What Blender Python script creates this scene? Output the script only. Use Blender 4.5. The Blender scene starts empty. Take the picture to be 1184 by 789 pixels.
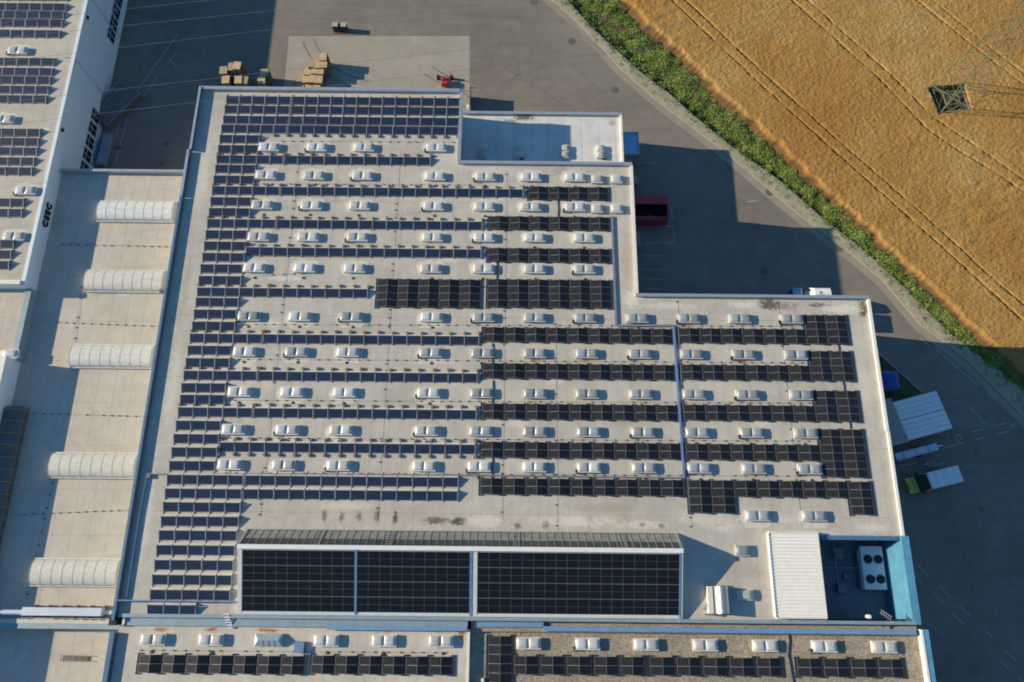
import bpy, bmesh, math, random
import numpy as np
from mathutils import Vector, Matrix

random.seed(7)
rng = np.random.default_rng(7)
C = bpy.context.scene.collection
SC = bpy.context.scene
PI = math.pi
R = math.radians

# ------------------------------------------------------------------ survey
# the site was surveyed from the aerial picture: P() turns a picture point of known
# height into ground coordinates (x east, y north, z up, metres)
PW, PH, PF = 1184, 789, 880.0
TILT, ROLL, CAMZ = R(17.97), R(0.57), 96.5
def P(px, py, z=0.0):
    dx, dy = px - PW / 2, py - PH / 2
    c, s = math.cos(ROLL), math.sin(ROLL)
    x = (c * dx + s * dy) / PF
    v = (-s * dx + c * dy) / PF
    d = (x, math.sin(TILT) - v * math.cos(TILT), -math.cos(TILT) - v * math.sin(TILT))
    k = (z - CAMZ) / d[2]
    return d[0] * k, d[1] * k
def P3(px, py, z=0.0):
    a = P(px, py, z)
    return (a[0], a[1], z)

# ------------------------------------------------------------------ mesh builder
class MB:
    def __init__(self):
        self.v, self.f, self.m, self.sm = [], [], [], []
    def add(self, vs, fs, m=0, smooth=False):
        o = len(self.v)
        self.v += [tuple(p) for p in vs]
        for f in fs:
            self.f.append(tuple(i + o for i in f)); self.m.append(m); self.sm.append(smooth)
    def box(self, x0, x1, y0, y1, z0, z1, m=0, top=None):
        vs = [(x0, y0, z0), (x1, y0, z0), (x1, y1, z0), (x0, y1, z0), (x0, y0, z1), (x1, y0, z1), (x1, y1, z1), (x0, y1, z1)]
        fs = [(0, 3, 2, 1), (0, 1, 5, 4), (1, 2, 6, 5), (2, 3, 7, 6), (3, 0, 4, 7)]
        self.add(vs, fs, m); self.add(vs[4:], [(0, 1, 2, 3)], m if top is None else top)
        return self
    def frustum(self, a, b, z0, z1, m=0):
        vs = [(a[0], a[2], z0), (a[1], a[2], z0), (a[1], a[3], z0), (a[0], a[3], z0), (b[0], b[2], z1), (b[1], b[2], z1), (b[1], b[3], z1), (b[0], b[3], z1)]
        self.add(vs, [(0, 3, 2, 1), (0, 1, 5, 4), (1, 2, 6, 5), (2, 3, 7, 6), (3, 0, 4, 7), (4, 5, 6, 7)], m)
        return self
    def quad(self, a, b, c, d, m=0):
        self.add([a, b, c, d], [(0, 1, 2, 3)], m); return self
    def prism(self, poly, z0, z1, m=0, top=None):
        n = len(poly)
        ar = sum(poly[i][0] * poly[(i + 1) % n][1] - poly[(i + 1) % n][0] * poly[i][1] for i in range(n))
        if ar < 0: poly = poly[::-1]
        vs = [(p[0], p[1], z0) for p in poly] + [(p[0], p[1], z1) for p in poly]
        self.add(vs, [tuple(range(n))[::-1]] + [(i, (i + 1) % n, n + (i + 1) % n, n + i) for i in range(n)], m)
        self.add([(p[0], p[1], z1) for p in poly], [tuple(range(n))], m if top is None else top)
        return self
    def slab(self, p0, p1, p2, p3, t, m=0, side=None):
        """a tilted plate: four upper corners (counter-clockwise), thickness t straight down"""
        up = [Vector(p) for p in (p0, p1, p2, p3)]
        dn = [p - Vector((0, 0, t)) for p in up]
        vs = up + dn
        self.add(vs, [(0, 1, 2, 3)], m)
        self.add(vs, [(7, 6, 5, 4)] + [(i + 4, (i + 1) % 4 + 4, (i + 1) % 4, i) for i in range(4)], m if side is None else side)
        return self
    def bar(self, a, b, w, h=None, m=0):
        a, b = Vector(a), Vector(b); h = w if h is None else h
        d = (b - a).normalized()
        up = Vector((0, 0, 1)) if abs(d.z) < .95 else Vector((1, 0, 0))
        s = d.cross(up).normalized() * (w / 2); u = s.normalized().cross(d).normalized() * (h / 2)
        vs = [a - s - u, a + s - u, a + s + u, a - s + u, b - s - u, b + s - u, b + s + u, b - s + u]
        self.add(vs, [(0, 3, 2, 1), (4, 5, 6, 7), (0, 1, 5, 4), (1, 2, 6, 5), (2, 3, 7, 6), (3, 0, 4, 7)][::1], m)
        return self
    def tube(self, pts, r, n=8, m=0, caps=True):
        pts = [Vector(p) for p in pts]; rings = []
        for i, p in enumerate(pts):
            d = (pts[min(i + 1, len(pts) - 1)] - pts[max(i - 1, 0)]).normalized()
            up = Vector((0, 0, 1)) if abs(d.z) < .95 else Vector((1, 0, 0))
            s = d.cross(up).normalized(); u = s.cross(d).normalized()
            rings.append([p + (s * math.cos(2 * PI * k / n) + u * math.sin(2 * PI * k / n)) * r for k in range(n)])
        vs = [q for g in rings for q in g]
        fs = [(i * n + k, i * n + (k + 1) % n, (i + 1) * n + (k + 1) % n, (i + 1) * n + k) for i in range(len(pts) - 1) for k in range(n)]
        self.add(vs, fs, m, n > 6)
        if caps:
            self.add(rings[0], [tuple(range(n))[::-1]], m); self.add(rings[-1], [tuple(range(n))], m)
        return self
    def disc(self, cx, cy, z0, z1, r, n=16, m=0, top=None):
        return self.prism([(cx + r * math.cos(2 * PI * k / n), cy + r * math.sin(2 * PI * k / n)) for k in range(n)], z0, z1, m, top)
    def pillow(self, x0, x1, y0, y1, z, h, n=8, m=0):
        vs = []
        for j in range(n + 1):
            for i in range(n + 1):
                u, v = 2 * i / n - 1, 2 * j / n - 1
                k = (max(0, (1 - abs(u) ** 3.4)) * max(0, (1 - abs(v) ** 3.4))) ** .6
                vs.append((x0 + (x1 - x0) * i / n, y0 + (y1 - y0) * j / n, z + h * k))
        fs = [(j * (n + 1) + i, j * (n + 1) + i + 1, (j + 1) * (n + 1) + i + 1, (j + 1) * (n + 1) + i) for j in range(n) for i in range(n)]
        self.add(vs, fs, m, True); return self
    def mesh(self, name, mats, off=(0, 0, 0)):
        me = bpy.data.meshes.new(name)
        o = off
        me.from_pydata([(p[0] - o[0], p[1] - o[1], p[2] - o[2]) for p in self.v], [], self.f)
        for mt in mats: me.materials.append(mt)
        me.polygons.foreach_set('material_index', self.m)
        me.polygons.foreach_set('use_smooth', self.sm)
        me.update()
        return me
    def build(self, name, mats, parent=None, world=True, kind=None):
        if not isinstance(mats, (list, tuple)): mats = [mats]
        off = (0, 0, 0)
        if world and parent is not None:
            off = parent.location if parent.parent is None else (parent.location + parent.parent.location)
        elif world and parent is None and self.v:
            xs = [p[0] for p in self.v]; ys = [p[1] for p in self.v]; zs = [p[2] for p in self.v]
            off = ((min(xs) + max(xs)) / 2, (min(ys) + max(ys)) / 2, min(zs))
        o = bpy.data.objects.new(name, self.mesh(name, mats, off)); C.objects.link(o)
        if parent is not None: o.parent = parent
        elif world: o.location = off
        if kind: o['kind'] = kind
        return o

def inst(name, me, parent, loc=(0, 0, 0), rot=(0, 0, 0)):
    o = bpy.data.objects.new(name, me); C.objects.link(o)
    o.parent = parent; o.location = loc; o.rotation_euler = rot
    return o
def tag(o, label=None, cat=None, group=None, kind=None):
    if label: o['label'] = label
    if cat: o['category'] = cat
    if group: o['group'] = group
    if kind: o['kind'] = kind
    return o
def thing(name, label, cat, loc=(0, 0, 0), rotz=0, group=None):
    o = bpy.data.objects.new(name, None); C.objects.link(o)
    o.location = loc; o.rotation_euler = (0, 0, rotz); o.empty_display_size = .3
    return tag(o, label, cat, group)
ORD = ['zeroth', 'first', 'second', 'third', 'fourth', 'fifth', 'sixth', 'seventh', 'eighth', 'ninth', 'tenth', 'eleventh', 'twelfth', 'thirteenth', 'fourteenth', 'fifteenth', 'sixteenth', 'seventeenth', 'eighteenth', 'nineteenth', 'twentieth']
for t, b in (('twenty', 20), ('thirty', 30), ('forty', 40)):
    if b > 20: ORD.append({30: 'thirtieth', 40: 'fortieth'}[b])
    ORD += [t + '-' + ORD[k] for k in range(1, 10)]
NUM = ['zero', 'one', 'two', 'three', 'four', 'five', 'six', 'seven', 'eight', 'nine', 'ten', 'eleven', 'twelve', 'thirteen', 'fourteen', 'fifteen', 'sixteen', 'seventeen', 'eighteen', 'nineteen', 'twenty']

# ------------------------------------------------------------------ materials
def newmat(name):
    m = bpy.data.materials.new(name); m.use_nodes = True
    nt = m.node_tree; b = nt.nodes['Principled BSDF']
    return m, nt, b
def N(nt, t, **kw):
    n = nt.nodes.new(t)
    for k, v in kw.items(): setattr(n, k, v)
    return n
def noise(nt, vec, scale, detail=4, rough=.55, dist=0):
    n = N(nt, 'ShaderNodeTexNoise'); n.inputs['Scale'].default_value = scale; n.inputs['Detail'].default_value = detail
    n.inputs['Roughness'].default_value = rough; n.inputs['Distortion'].default_value = dist
    nt.links.new(vec, n.inputs['Vector']); return n.outputs['Fac']
def ramp(nt, fac, stops):
    r = N(nt, 'ShaderNodeValToRGB'); el = r.color_ramp.elements
    while len(el) < len(stops): el.new(.5)
    for e, (p, c) in zip(el, stops):
        e.position = p; e.color = (*c, 1) if isinstance(c, (tuple, list)) else (c, c, c, 1)
    nt.links.new(fac, r.inputs[0]); return r.outputs[0]
def mix(nt, fac, a, b, mode='MIX'):
    n = N(nt, 'ShaderNodeMix', data_type='RGBA', blend_type=mode)
    for sk, val in ((0, fac), (6, a), (7, b)):
        if hasattr(val, 'is_output'): nt.links.new(val, n.inputs[sk])
        elif sk == 0: n.inputs[0].default_value = val
        else: n.inputs[sk].default_value = (*val, 1) if isinstance(val, (tuple, list)) else (val, val, val, 1)
    return n.outputs[2]
def math_(nt, op, a, b=None, c=None):
    n = N(nt, 'ShaderNodeMath', operation=op)
    for i, v in enumerate((a, b, c)):
        if v is None: continue
        if hasattr(v, 'is_output'): nt.links.new(v, n.inputs[i])
        else: n.inputs[i].default_value = v
    return n.outputs[0]
def bump(nt, b, h, strength, dist=.05):
    n = N(nt, 'ShaderNodeBump'); n.inputs['Strength'].default_value = strength; n.inputs['Distance'].default_value = dist
    nt.links.new(h, n.inputs['Height']); nt.links.new(n.outputs[0], b.inputs['Normal'])
def wpos(nt): return N(nt, 'ShaderNodeNewGeometry').outputs['Position']
def objc(nt): return N(nt, 'ShaderNodeTexCoord').outputs['Object']
def scaled(nt, vec, s):
    n = N(nt, 'ShaderNodeMapping'); n.inputs['Scale'].default_value = s; nt.links.new(vec, n.inputs['Vector']); return n.outputs[0]

def plain(name, col, rough=.6, metal=0, var=.12, scale=1.2, spec=.5, dirt=.0):
    m, nt, b = newmat(name); p = wpos(nt)
    f = noise(nt, p, scale, 5)
    lo = tuple(c * (1 - var) for c in col); hi = tuple(min(1, c * (1 + var)) for c in col)
    c = ramp(nt, f, [(.3, lo), (.7, hi)])
    if dirt:
        c = mix(nt, math_(nt, 'MULTIPLY', ramp(nt, noise(nt, p, 3.1, 6, .7), [(.5, 0.), (.75, 1.)]), dirt), c, (.12, .1, .07))
    nt.links.new(c, b.inputs['Base Color'])
    b.inputs['Roughness'].default_value = rough; b.inputs['Metallic'].default_value = metal
    b.inputs['Specular IOR Level'].default_value = spec
    return m

def roofmat(name, col, seam=1.06, axis=0, spots=(), streak=.5, seam2=0, contrast=1.):
    """bitumen / foil membrane with lap seams, water marks, dirt and the given spots"""
    m, nt, b = newmat(name); p = wpos(nt)
    k = contrast
    c = ramp(nt, noise(nt, p, .16, 6, .6), [(.28, tuple(x * (1 - .13 * k) for x in col)), (.72, tuple(x * (1 + .10 * k) for x in col))])
    c = mix(nt, .5, c, ramp(nt, noise(nt, p, .9, 7, .6), [(.3, .84), (.7, 1.1)]), 'MULTIPLY')
    c = mix(nt, .22, c, ramp(nt, noise(nt, p, 9, 3, .7), [(.25, .8), (.75, 1.15)]), 'MULTIPLY')
    # long streaks of run-off
    st = noise(nt, scaled(nt, p, (.9, .09, 1)), 1.0, 5, .6, .6)
    c = mix(nt, streak * .6, c, ramp(nt, st, [(.36, .86), (.6, 1.06)]), 'MULTIPLY')
    # dried ponds with pale rims
    pd = noise(nt, p, .45, 4, .6, .4)
    c = mix(nt, math_(nt, 'MULTIPLY', ramp(nt, pd, [(.565, 0.), (.58, 1.), (.60, .12), (.70, .4)]), .42 * k), c, tuple(min(1, x * 1.28) for x in col))
    c = mix(nt, math_(nt, 'MULTIPLY', ramp(nt, noise(nt, p, .8, 7, .75), [(.60, 0.), (.74, 1.)]), .35 * k), c, (.20, .175, .135))
    sx = N(nt, 'ShaderNodeSeparateXYZ'); nt.links.new(p, sx.inputs[0])
    if seam:
        fr = math_(nt, 'FRACT', math_(nt, 'DIVIDE', sx.outputs[axis], seam))
        ln = math_(nt, 'LESS_THAN', fr, .045)
        c = mix(nt, math_(nt, 'MULTIPLY', ln, .26), c, (.19, .17, .14))
    if seam2:
        fr = math_(nt, 'FRACT', math_(nt, 'DIVIDE', sx.outputs[1 - axis], seam2))
        c = mix(nt, math_(nt, 'MULTIPLY', math_(nt, 'LESS_THAN', fr, .012), .3), c, (.19, .17, .14))
    if spots:
        wob = noise(nt, p, 2.6, 5, .7)
        for (x, y, rx, ry, sc, a) in spots:
            dx = math_(nt, 'DIVIDE', math_(nt, 'SUBTRACT', sx.outputs[0], x), rx)
            dy = math_(nt, 'DIVIDE', math_(nt, 'SUBTRACT', sx.outputs[1], y), ry)
            d = math_(nt, 'SQRT', math_(nt, 'ADD', math_(nt, 'MULTIPLY', dx, dx), math_(nt, 'MULTIPLY', dy, dy)))
            d = math_(nt, 'ADD', d, math_(nt, 'MULTIPLY', math_(nt, 'SUBTRACT', wob, .5), 2.6))
            f = ramp(nt, d, [(.45, 1.), (1.0, 0.)])
            c = mix(nt, math_(nt, 'MULTIPLY', f, a), c, sc)
    nt.links.new(c, b.inputs['Base Color']); b.inputs['Roughness'].default_value = .85
    b.inputs['Specular IOR Level'].default_value = .25
    bump(nt, b, noise(nt, p, 14, 4, .7), .25, .03)
    return m

def at(px, py, z=11.5): return P(px, py, z)
MOSS = (.12, .10, .065); RUST = (.36, .10, .045); PALE = (.66, .62, .54); DARK = (.10, .09, .075)
spots = []
for (px, py, rx, ry, c, a) in [
    (888, 352, 1.5, .8, MOSS, .75), (900, 354, 2.6, .7, DARK, .4), (946, 353, 1.2, .35, DARK, .7), (962, 354, 1.0, .3, DARK, .7), (998, 358, .8, 1.2, (.07, .045, .025), .95),
    (860, 353, 2.0, .5, PALE, .6), (975, 357, 3.0, .8, PALE, .7), (775, 354, 4, .5, PALE, .45), (730, 347, 1.2, 1.6, PALE, .6),
    (733, 376.5, .8, .22, RUST, .85), (858, 418.5, .7, .22, RUST, .9), (943, 605, .9, .35, RUST, .95), (956, 607, 1.3, .5, (.5, .32, .22), .5), (620, 417, .7, .25, RUST, .55), (677, 417, .8, .25, RUST, .55), (795, 377, 1.0, .3, RUST, .5),
    (375, 596, .35, .7, MOSS, .6), (395, 598, .35, .8, MOSS, .6), (415, 597, .4, .7, MOSS, .5), (436, 596, .4, .9, MOSS, .6), (457, 600, .3, .9, DARK, .8), (503, 602, 1.6, .5, MOSS, .7), (530, 603, 1.1, .6, DARK, .8), (598, 608, .5, .5, DARK, .6), (631, 606, .5, .6, DARK, .7), (645, 602, .8, .4, DARK, .6), (682, 602, .7, .5, DARK, .8), (665, 603, 5.0, .7, PALE, .6), (745, 607, 3.0, .5, PALE, .5), (560, 603, 2.5, .8, PALE, .5), (742, 607, .5, .3, DARK, .5), (765, 608, .5, .3, DARK, .5),
    (470, 116, 4.0, .22, PALE, .8), (430, 340, .9, .8, PALE, .5), (596, 287, 1.0, .6, (.5, .43, .34), .6), (725, 300, .9, 3.0, (.43, .34, .27), .45), (940, 618, 3.0, .4, PALE, .5), (905, 600, 2.0, .5, PALE, .35),
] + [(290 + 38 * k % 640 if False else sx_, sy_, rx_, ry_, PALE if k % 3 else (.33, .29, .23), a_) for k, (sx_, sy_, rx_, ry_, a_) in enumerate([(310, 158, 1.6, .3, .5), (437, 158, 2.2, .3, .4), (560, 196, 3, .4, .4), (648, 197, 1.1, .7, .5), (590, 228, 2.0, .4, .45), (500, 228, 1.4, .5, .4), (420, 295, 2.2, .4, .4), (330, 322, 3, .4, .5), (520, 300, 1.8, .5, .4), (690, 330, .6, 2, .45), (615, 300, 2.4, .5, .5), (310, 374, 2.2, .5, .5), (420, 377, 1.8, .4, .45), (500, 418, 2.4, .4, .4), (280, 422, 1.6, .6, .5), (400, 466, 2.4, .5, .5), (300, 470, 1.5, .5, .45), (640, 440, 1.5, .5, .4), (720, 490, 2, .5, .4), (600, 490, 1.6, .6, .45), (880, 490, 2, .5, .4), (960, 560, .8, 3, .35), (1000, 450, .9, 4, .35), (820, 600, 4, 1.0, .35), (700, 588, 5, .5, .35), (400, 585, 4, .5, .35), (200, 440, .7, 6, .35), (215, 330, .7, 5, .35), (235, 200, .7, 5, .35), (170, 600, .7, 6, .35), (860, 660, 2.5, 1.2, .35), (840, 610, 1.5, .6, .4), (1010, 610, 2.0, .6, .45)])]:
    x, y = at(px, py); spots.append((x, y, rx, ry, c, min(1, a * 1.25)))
M = {}
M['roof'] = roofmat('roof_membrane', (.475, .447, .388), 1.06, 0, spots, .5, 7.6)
M['strip'] = roofmat('flat_roof_felt', (.51, .465, .39), 2.1, 0, (), .35, 5.2, .8)
M['annexroof'] = roofmat('white_roof_foil', (.60, .60, .58), 2.3, 0, [(*at(606, 136, 6.2), 1.6, .55, DARK, .9), (*at(590, 140, 6.2), 1.2, .3, DARK, .6), (*at(708, 142, 6.2), .6, .5, MOSS, .5), (*at(703, 137, 6.2), 1.8, .4, (.5, .42, .32), .4)], .8, 0, .7)
M['southroof'] = roofmat('south_roof_membrane', (.52, .485, .415), 1.06, 0, [
    (*at(184, 728, 11.3), 1.0, .25, (.33, .16, .08), .8), (*at(244, 728, 11.3), .9, .25, RUST, .9), (*at(312, 729, 11.3), 1.3, .22, RUST, .85), (*at(534, 733, 11.3), .45, .7, (.36, .17, .06), .95), (*at(448, 731, 11.3), .6, .2, (.42, .3, .22), .7), (*at(505, 729, 11.3), 1.0, .15, RUST, .6), (*at(345, 745, 11.3), .5, .4, MOSS, .4)], .5)
M['leftroof'] = roofmat('left_roof_membrane', (.475, .44, .375), 1.06, 0, [(*at(52, 150, 9), .9, .35, PALE, .8), (*at(50, 163, 9), .9, .35, PALE, .8), (*at(45, 178, 9), .8, .4, PALE, .7), (*at(78, 67, 9), .6, .2, DARK, .6)], .3)
def gravelroof():
    m, nt, b = newmat('gravel_roof_cover'); p = wpos(nt)
    v = N(nt, 'ShaderNodeTexVoronoi'); v.inputs['Scale'].default_value = 5.5; nt.links.new(p, v.inputs['Vector'])
    c = ramp(nt, noise(nt, p, 6.5, 3, .75), [(.30, (.14, .115, .08)), (.48, (.36, .31, .235)), (.72, (.60, .53, .42))])
    c = mix(nt, .55, c, ramp(nt, v.outputs['Distance'], [(.0, 1.15), (.75, .55)]), 'MULTIPLY')
    c = mix(nt, .8, c, ramp(nt, noise(nt, p, .5, 5), [(.3, .78), (.7, 1.1)]), 'MULTIPLY')
    nt.links.new(c, b.inputs['Base Color']); b.inputs['Roughness'].default_value = .95
    bump(nt, b, noise(nt, p, 7, 4, .8), .9, .08); return m
M['gravelroof'] = gravelroof()

def asphalt():
    m, nt, b = newmat('asphalt'); p = wpos(nt)
    c = ramp(nt, noise(nt, p, .07, 6, .6), [(.3, (.168, .151, .127)), (.7, (.228, .206, .173))])
    c = mix(nt, .7, c, ramp(nt, noise(nt, p, .6, 8, .7), [(.3, .82), (.7, 1.13)]), 'MULTIPLY')
    c = mix(nt, .6, c, ramp(nt, noise(nt, p, 8, 4, .75), [(.25, .78), (.75, 1.2)]), 'MULTIPLY')
    # laid lanes and tyre polish along the yard
    st = noise(nt, scaled(nt, p, (.05, .6, 1)), 1, 4, .6, .8)
    c = mix(nt, .5, c, ramp(nt, st, [(.35, .85), (.65, 1.08)]), 'MULTIPLY')
    # cracks and patched seams
    v = N(nt, 'ShaderNodeTexVoronoi', feature='DISTANCE_TO_EDGE'); v.inputs['Scale'].default_value = .085
    w = N(nt, 'ShaderNodeVectorMath', operation='ADD'); nt.links.new(p, w.inputs[0])
    nn = N(nt, 'ShaderNodeTexNoise'); nn.inputs['Scale'].default_value = .5; nt.links.new(p, nn.inputs['Vector'])
    sc = N(nt, 'ShaderNodeVectorMath', operation='SCALE'); sc.inputs['Scale'].default_value = 1.6; nt.links.new(nn.outputs['Color'], sc.inputs[0]); nt.links.new(sc.outputs[0], w.inputs[1]); nt.links.new(w.outputs[0], v.inputs['Vector'])
    c = mix(nt, math_(nt, 'MULTIPLY', ramp(nt, v.outputs['Distance'], [(0., 1.), (.006, 0.)]), .12), c, (.09, .08, .07))
    c = mix(nt, math_(nt, 'MULTIPLY', ramp(nt, noise(nt, p, .33, 5, .7), [(.60, 0.), (.70, 1.)]), .4), c, (.105, .095, .085))
    c = mix(nt, math_(nt, 'MULTIPLY', ramp(nt, noise(nt, p, .21, 6, .75, .5), [(.56, 0.), (.68, 1.)]), .35), c, (.26, .235, .195))
    nt.links.new(c, b.inputs['Base Color']); b.inputs['Roughness'].default_value = .9; b.inputs['Specular IOR Level'].default_value = .2
    bump(nt, b, noise(nt, p, 25, 3, .8), .3, .02); return m
M['asphalt'] = asphalt()
def concrete(name, col, joint=0):
    m, nt, b = newmat(name); p = wpos(nt)
    c = ramp(nt, noise(nt, p, .3, 7, .65), [(.3, tuple(x * .85 for x in col)), (.7, tuple(x * 1.1 for x in col))])
    c = mix(nt, .6, c, ramp(nt, noise(nt, p, 3.5, 6, .75), [(.3, .8), (.7, 1.12)]), 'MULTIPLY')
    c = mix(nt, math_(nt, 'MULTIPLY', ramp(nt, noise(nt, p, .5, 6, .7), [(.58, 0.), (.68, 1.)]), .3), c, tuple(x * .55 for x in col))
    nt.links.new(c, b.inputs['Base Color']); b.inputs['Roughness'].default_value = .9; b.inputs['Specular IOR Level'].default_value = .2
    return m
M['pad'] = concrete('concrete_pad', (.335, .31, .255))
M['gutter'] = concrete('gutter_concrete', (.275, .25, .205))
M['kerb'] = concrete('kerb_stone', (.36, .325, .26))
M['darkpatch'] = concrete('asphalt_patch', (.21, .195, .165))
M['concrete'] = concrete('grey_concrete', (.30, .29, .27))
def verge():
    m, nt, b = newmat('verge_grass'); p = wpos(nt)
    c = ramp(nt, noise(nt, p, 1.2, 7, .75), [(.26, (.17, .18, .10)), (.45, (.29, .28, .185)), (.62, (.38, .345, .245)), (.8, (.49, .43, .32))])
    c = mix(nt, .7, c, ramp(nt, noise(nt, p, 10, 4, .8), [(.25, .6), (.75, 1.3)]), 'MULTIPLY')
    nt.links.new(c, b.inputs['Base Color']); b.inputs['Roughness'].default_value = 1
    bump(nt, b, noise(nt, p, 6, 4, .8), .8, .1); return m
M['verge'] = verge()
def terrain():
    m, nt, b = newmat('meadow'); p = wpos(nt)
    c = ramp(nt, noise(nt, p, .05, 7, .7), [(.3, (.06, .08, .03)), (.7, (.16, .14, .07))])
    nt.links.new(c, b.inputs['Base Color']); b.inputs['Roughness'].default_value = 1; return m
M['terrain'] = terrain()
def leafmat(name, stops):
    m, nt, b = newmat(name)
    g = N(nt, 'ShaderNodeNewGeometry')
    f = math_(nt, 'ADD', math_(nt, 'MULTIPLY', g.outputs['Random Per Island'], .34), math_(nt, 'MULTIPLY', ramp(nt, noise(nt, g.outputs['Position'], .5, 5, .7), [(.3, 0.), (.7, 1.)]), .62))
    c = ramp(nt, f, stops)
    nt.links.new(c, b.inputs['Base Color']); b.inputs['Roughness'].default_value = .7; b.inputs['Specular IOR Level'].default_value = .25
    return m
M['leaf'] = leafmat('hedgerow_leaf', [(.12, (.05, .085, .014)), (.38, (.125, .19, .032)), (.6, (.21, .285, .058)), (.8, (.31, .35, .10)), (.95, (.40, .36, .15))])
M['tuft'] = leafmat('verge_tuft_blade', [(.2, (.07, .095, .03)), (.55, (.17, .175, .08)), (.85, (.34, .30, .17))])
M['weed'] = leafmat('dull_weed_leaf', [(.2, (.035, .05, .03)), (.6, (.09, .11, .065)), (.9, (.19, .19, .13))])
M['soil'] = plain('hedge_soil', (.05, .048, .025), .95, 0, .4, 2)
def wheat():
    m, nt, b = newmat('ripe_wheat'); g = N(nt, 'ShaderNodeNewGeometry'); p = g.outputs['Position']
    big = noise(nt, p, .055, 6, .65)
    c = ramp(nt, big, [(.34, (.325, .166, .045)), (.52, (.365, .212, .064)), (.68, (.39, .262, .100))])
    c = mix(nt, .75, c, ramp(nt, noise(nt, p, .45, 7, .75), [(.3, .78), (.7, 1.2)]), 'MULTIPLY')
    c = mix(nt, .9, c, ramp(nt, noise(nt, p, 12.0, 3, .9), [(.30, .36), (.70, 1.6)]), 'MULTIPLY')
    c = mix(nt, .5, c, ramp(nt, noise(nt, p, 2.6, 6, .85), [(.34, .82), (.66, 1.18)]), 'MULTIPLY')
    c = mix(nt, math_(nt, 'MULTIPLY', ramp(nt, noise(nt, p, .23, 6, .7), [(.60, 0.), (.75, 1.)]), .4), c, (.30, .27, .10))
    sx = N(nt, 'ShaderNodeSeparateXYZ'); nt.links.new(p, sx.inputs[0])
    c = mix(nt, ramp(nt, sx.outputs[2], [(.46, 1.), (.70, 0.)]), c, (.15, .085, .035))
    nt.links.new(c, b.inputs['Base Color']); b.inputs['Roughness'].default_value = .95; b.inputs['Specular IOR Level'].default_value = .15
    bump(nt, b, noise(nt, p, 10, 4, .85), .5, .05); return m
M['wheat'] = wheat()

def pvblue():
    m, nt, b = newmat('blue_cell_glass'); o = N(nt, 'ShaderNodeObjectInfo'); p = objc(nt)
    c = ramp(nt, o.outputs['Random'], [(0., (.012, .026, .052)), (.3, (.014, .028, .058)), (.6, (.016, .026, .052)), (.85, (.021, .025, .046)), (1., (.011, .031, .070))])
    sx = N(nt, 'ShaderNodeSeparateXYZ'); nt.links.new(p, sx.inputs[0])
    for k, ax in ((.157, 0), (.157, 1)):
        c = mix(nt, math_(nt, 'MULTIPLY', math_(nt, 'LESS_THAN', math_(nt, 'FRACT', math_(nt, 'DIVIDE', sx.outputs[ax], k)), .07), .22), c, (.10, .11, .13))
    c = mix(nt, .4, c, ramp(nt, noise(nt, wpos(nt), 1.2, 4), [(.3, .7), (.7, 1.3)]), 'MULTIPLY')
    nt.links.new(c, b.inputs['Base Color']); b.inputs['Roughness'].default_value = .3; b.inputs['Specular IOR Level'].default_value = .6
    return m
M['pvblue'] = pvblue()
def pvblack(name='black_cell_glass', lines=.12, base=(.0165, .0175, .0195)):
    m, nt, b = newmat(name); p = objc(nt); sx = N(nt, 'ShaderNodeSeparateXYZ'); nt.links.new(p, sx.inputs[0])
    o = N(nt, 'ShaderNodeObjectInfo')
    c = mix(nt, .6, base, ramp(nt, o.outputs['Random'], [(0., (.7, .78, .9)), (.5, (1., 1., 1.)), (1., (1.25, 1.15, 1.2))]), 'MULTIPLY')
    l = math_(nt, 'LESS_THAN', math_(nt, 'FRACT', math_(nt, 'DIVIDE', sx.outputs[0], .19)), .13)
    c = mix(nt, math_(nt, 'MULTIPLY', l, lines), c, (.30, .31, .31))
    c = mix(nt, .5, c, ramp(nt, noise(nt, wpos(nt), .9, 5, .7), [(.3, .75), (.7, 1.3)]), 'MULTIPLY')
    nt.links.new(c, b.inputs['Base Color']); b.inputs['Roughness'].default_value = .27; b.inputs['Specular IOR Level'].default_value = .25
    return m
M['pvblack'] = pvblack()
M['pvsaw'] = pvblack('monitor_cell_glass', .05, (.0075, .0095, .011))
M['alu'] = plain('aluminium_frame', (.35, .36, .37), .4, .3, .08)
M['backsheet'] = plain('white_back_sheet', (.66, .63, .56), .6, 0, .08)
M['pvframe'] = plain('dark_module_frame', (.16, .16, .165), .45, .2)
M['halfline'] = plain('module_gap_strip', (.28, .29, .29), .5, .1)
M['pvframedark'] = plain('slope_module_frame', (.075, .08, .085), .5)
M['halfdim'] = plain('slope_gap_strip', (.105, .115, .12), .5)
M['blackrail'] = plain('black_rail', (.02, .02, .02), .6)
M['ballast'] = plain('ballast_stone', (.17, .145, .11), .9, 0, .25, 3)
M['kerbwhite'] = plain('white_upstand', (.60, .59, .55), .6, 0, .08, 2, .4, .12)
M['kerbgrey'] = plain('grey_upstand', (.46, .46, .44), .55, 0, .1, 2)
def acrylic(name, col, rough):
    m, nt, b = newmat(name); p = wpos(nt)
    o = N(nt, 'ShaderNodeObjectInfo')
    c = ramp(nt, noise(nt, p, 2.5, 5, .7), [(.3, tuple(x * .78 for x in col)), (.7, tuple(min(1, x * 1.08) for x in col))])
    c = mix(nt, .8, c, ramp(nt, o.outputs['Random'], [(0., (.62, .64, .64)), (.25, (.86, .82, .72)), (.5, (.95, .94, .90)), (.75, (1., 1.01, 1.03)), (1., (1.08, 1.08, 1.08))]), 'MULTIPLY')
    nt.links.new(c, b.inputs['Base Color']); b.inputs['Roughness'].default_value = rough; b.inputs['Coat Weight'].default_value = .25; b.inputs['Coat Roughness'].default_value = .2
    return m
M['domewhite'] = acrylic('opal_acrylic', (.55, .56, .565), .36)
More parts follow.
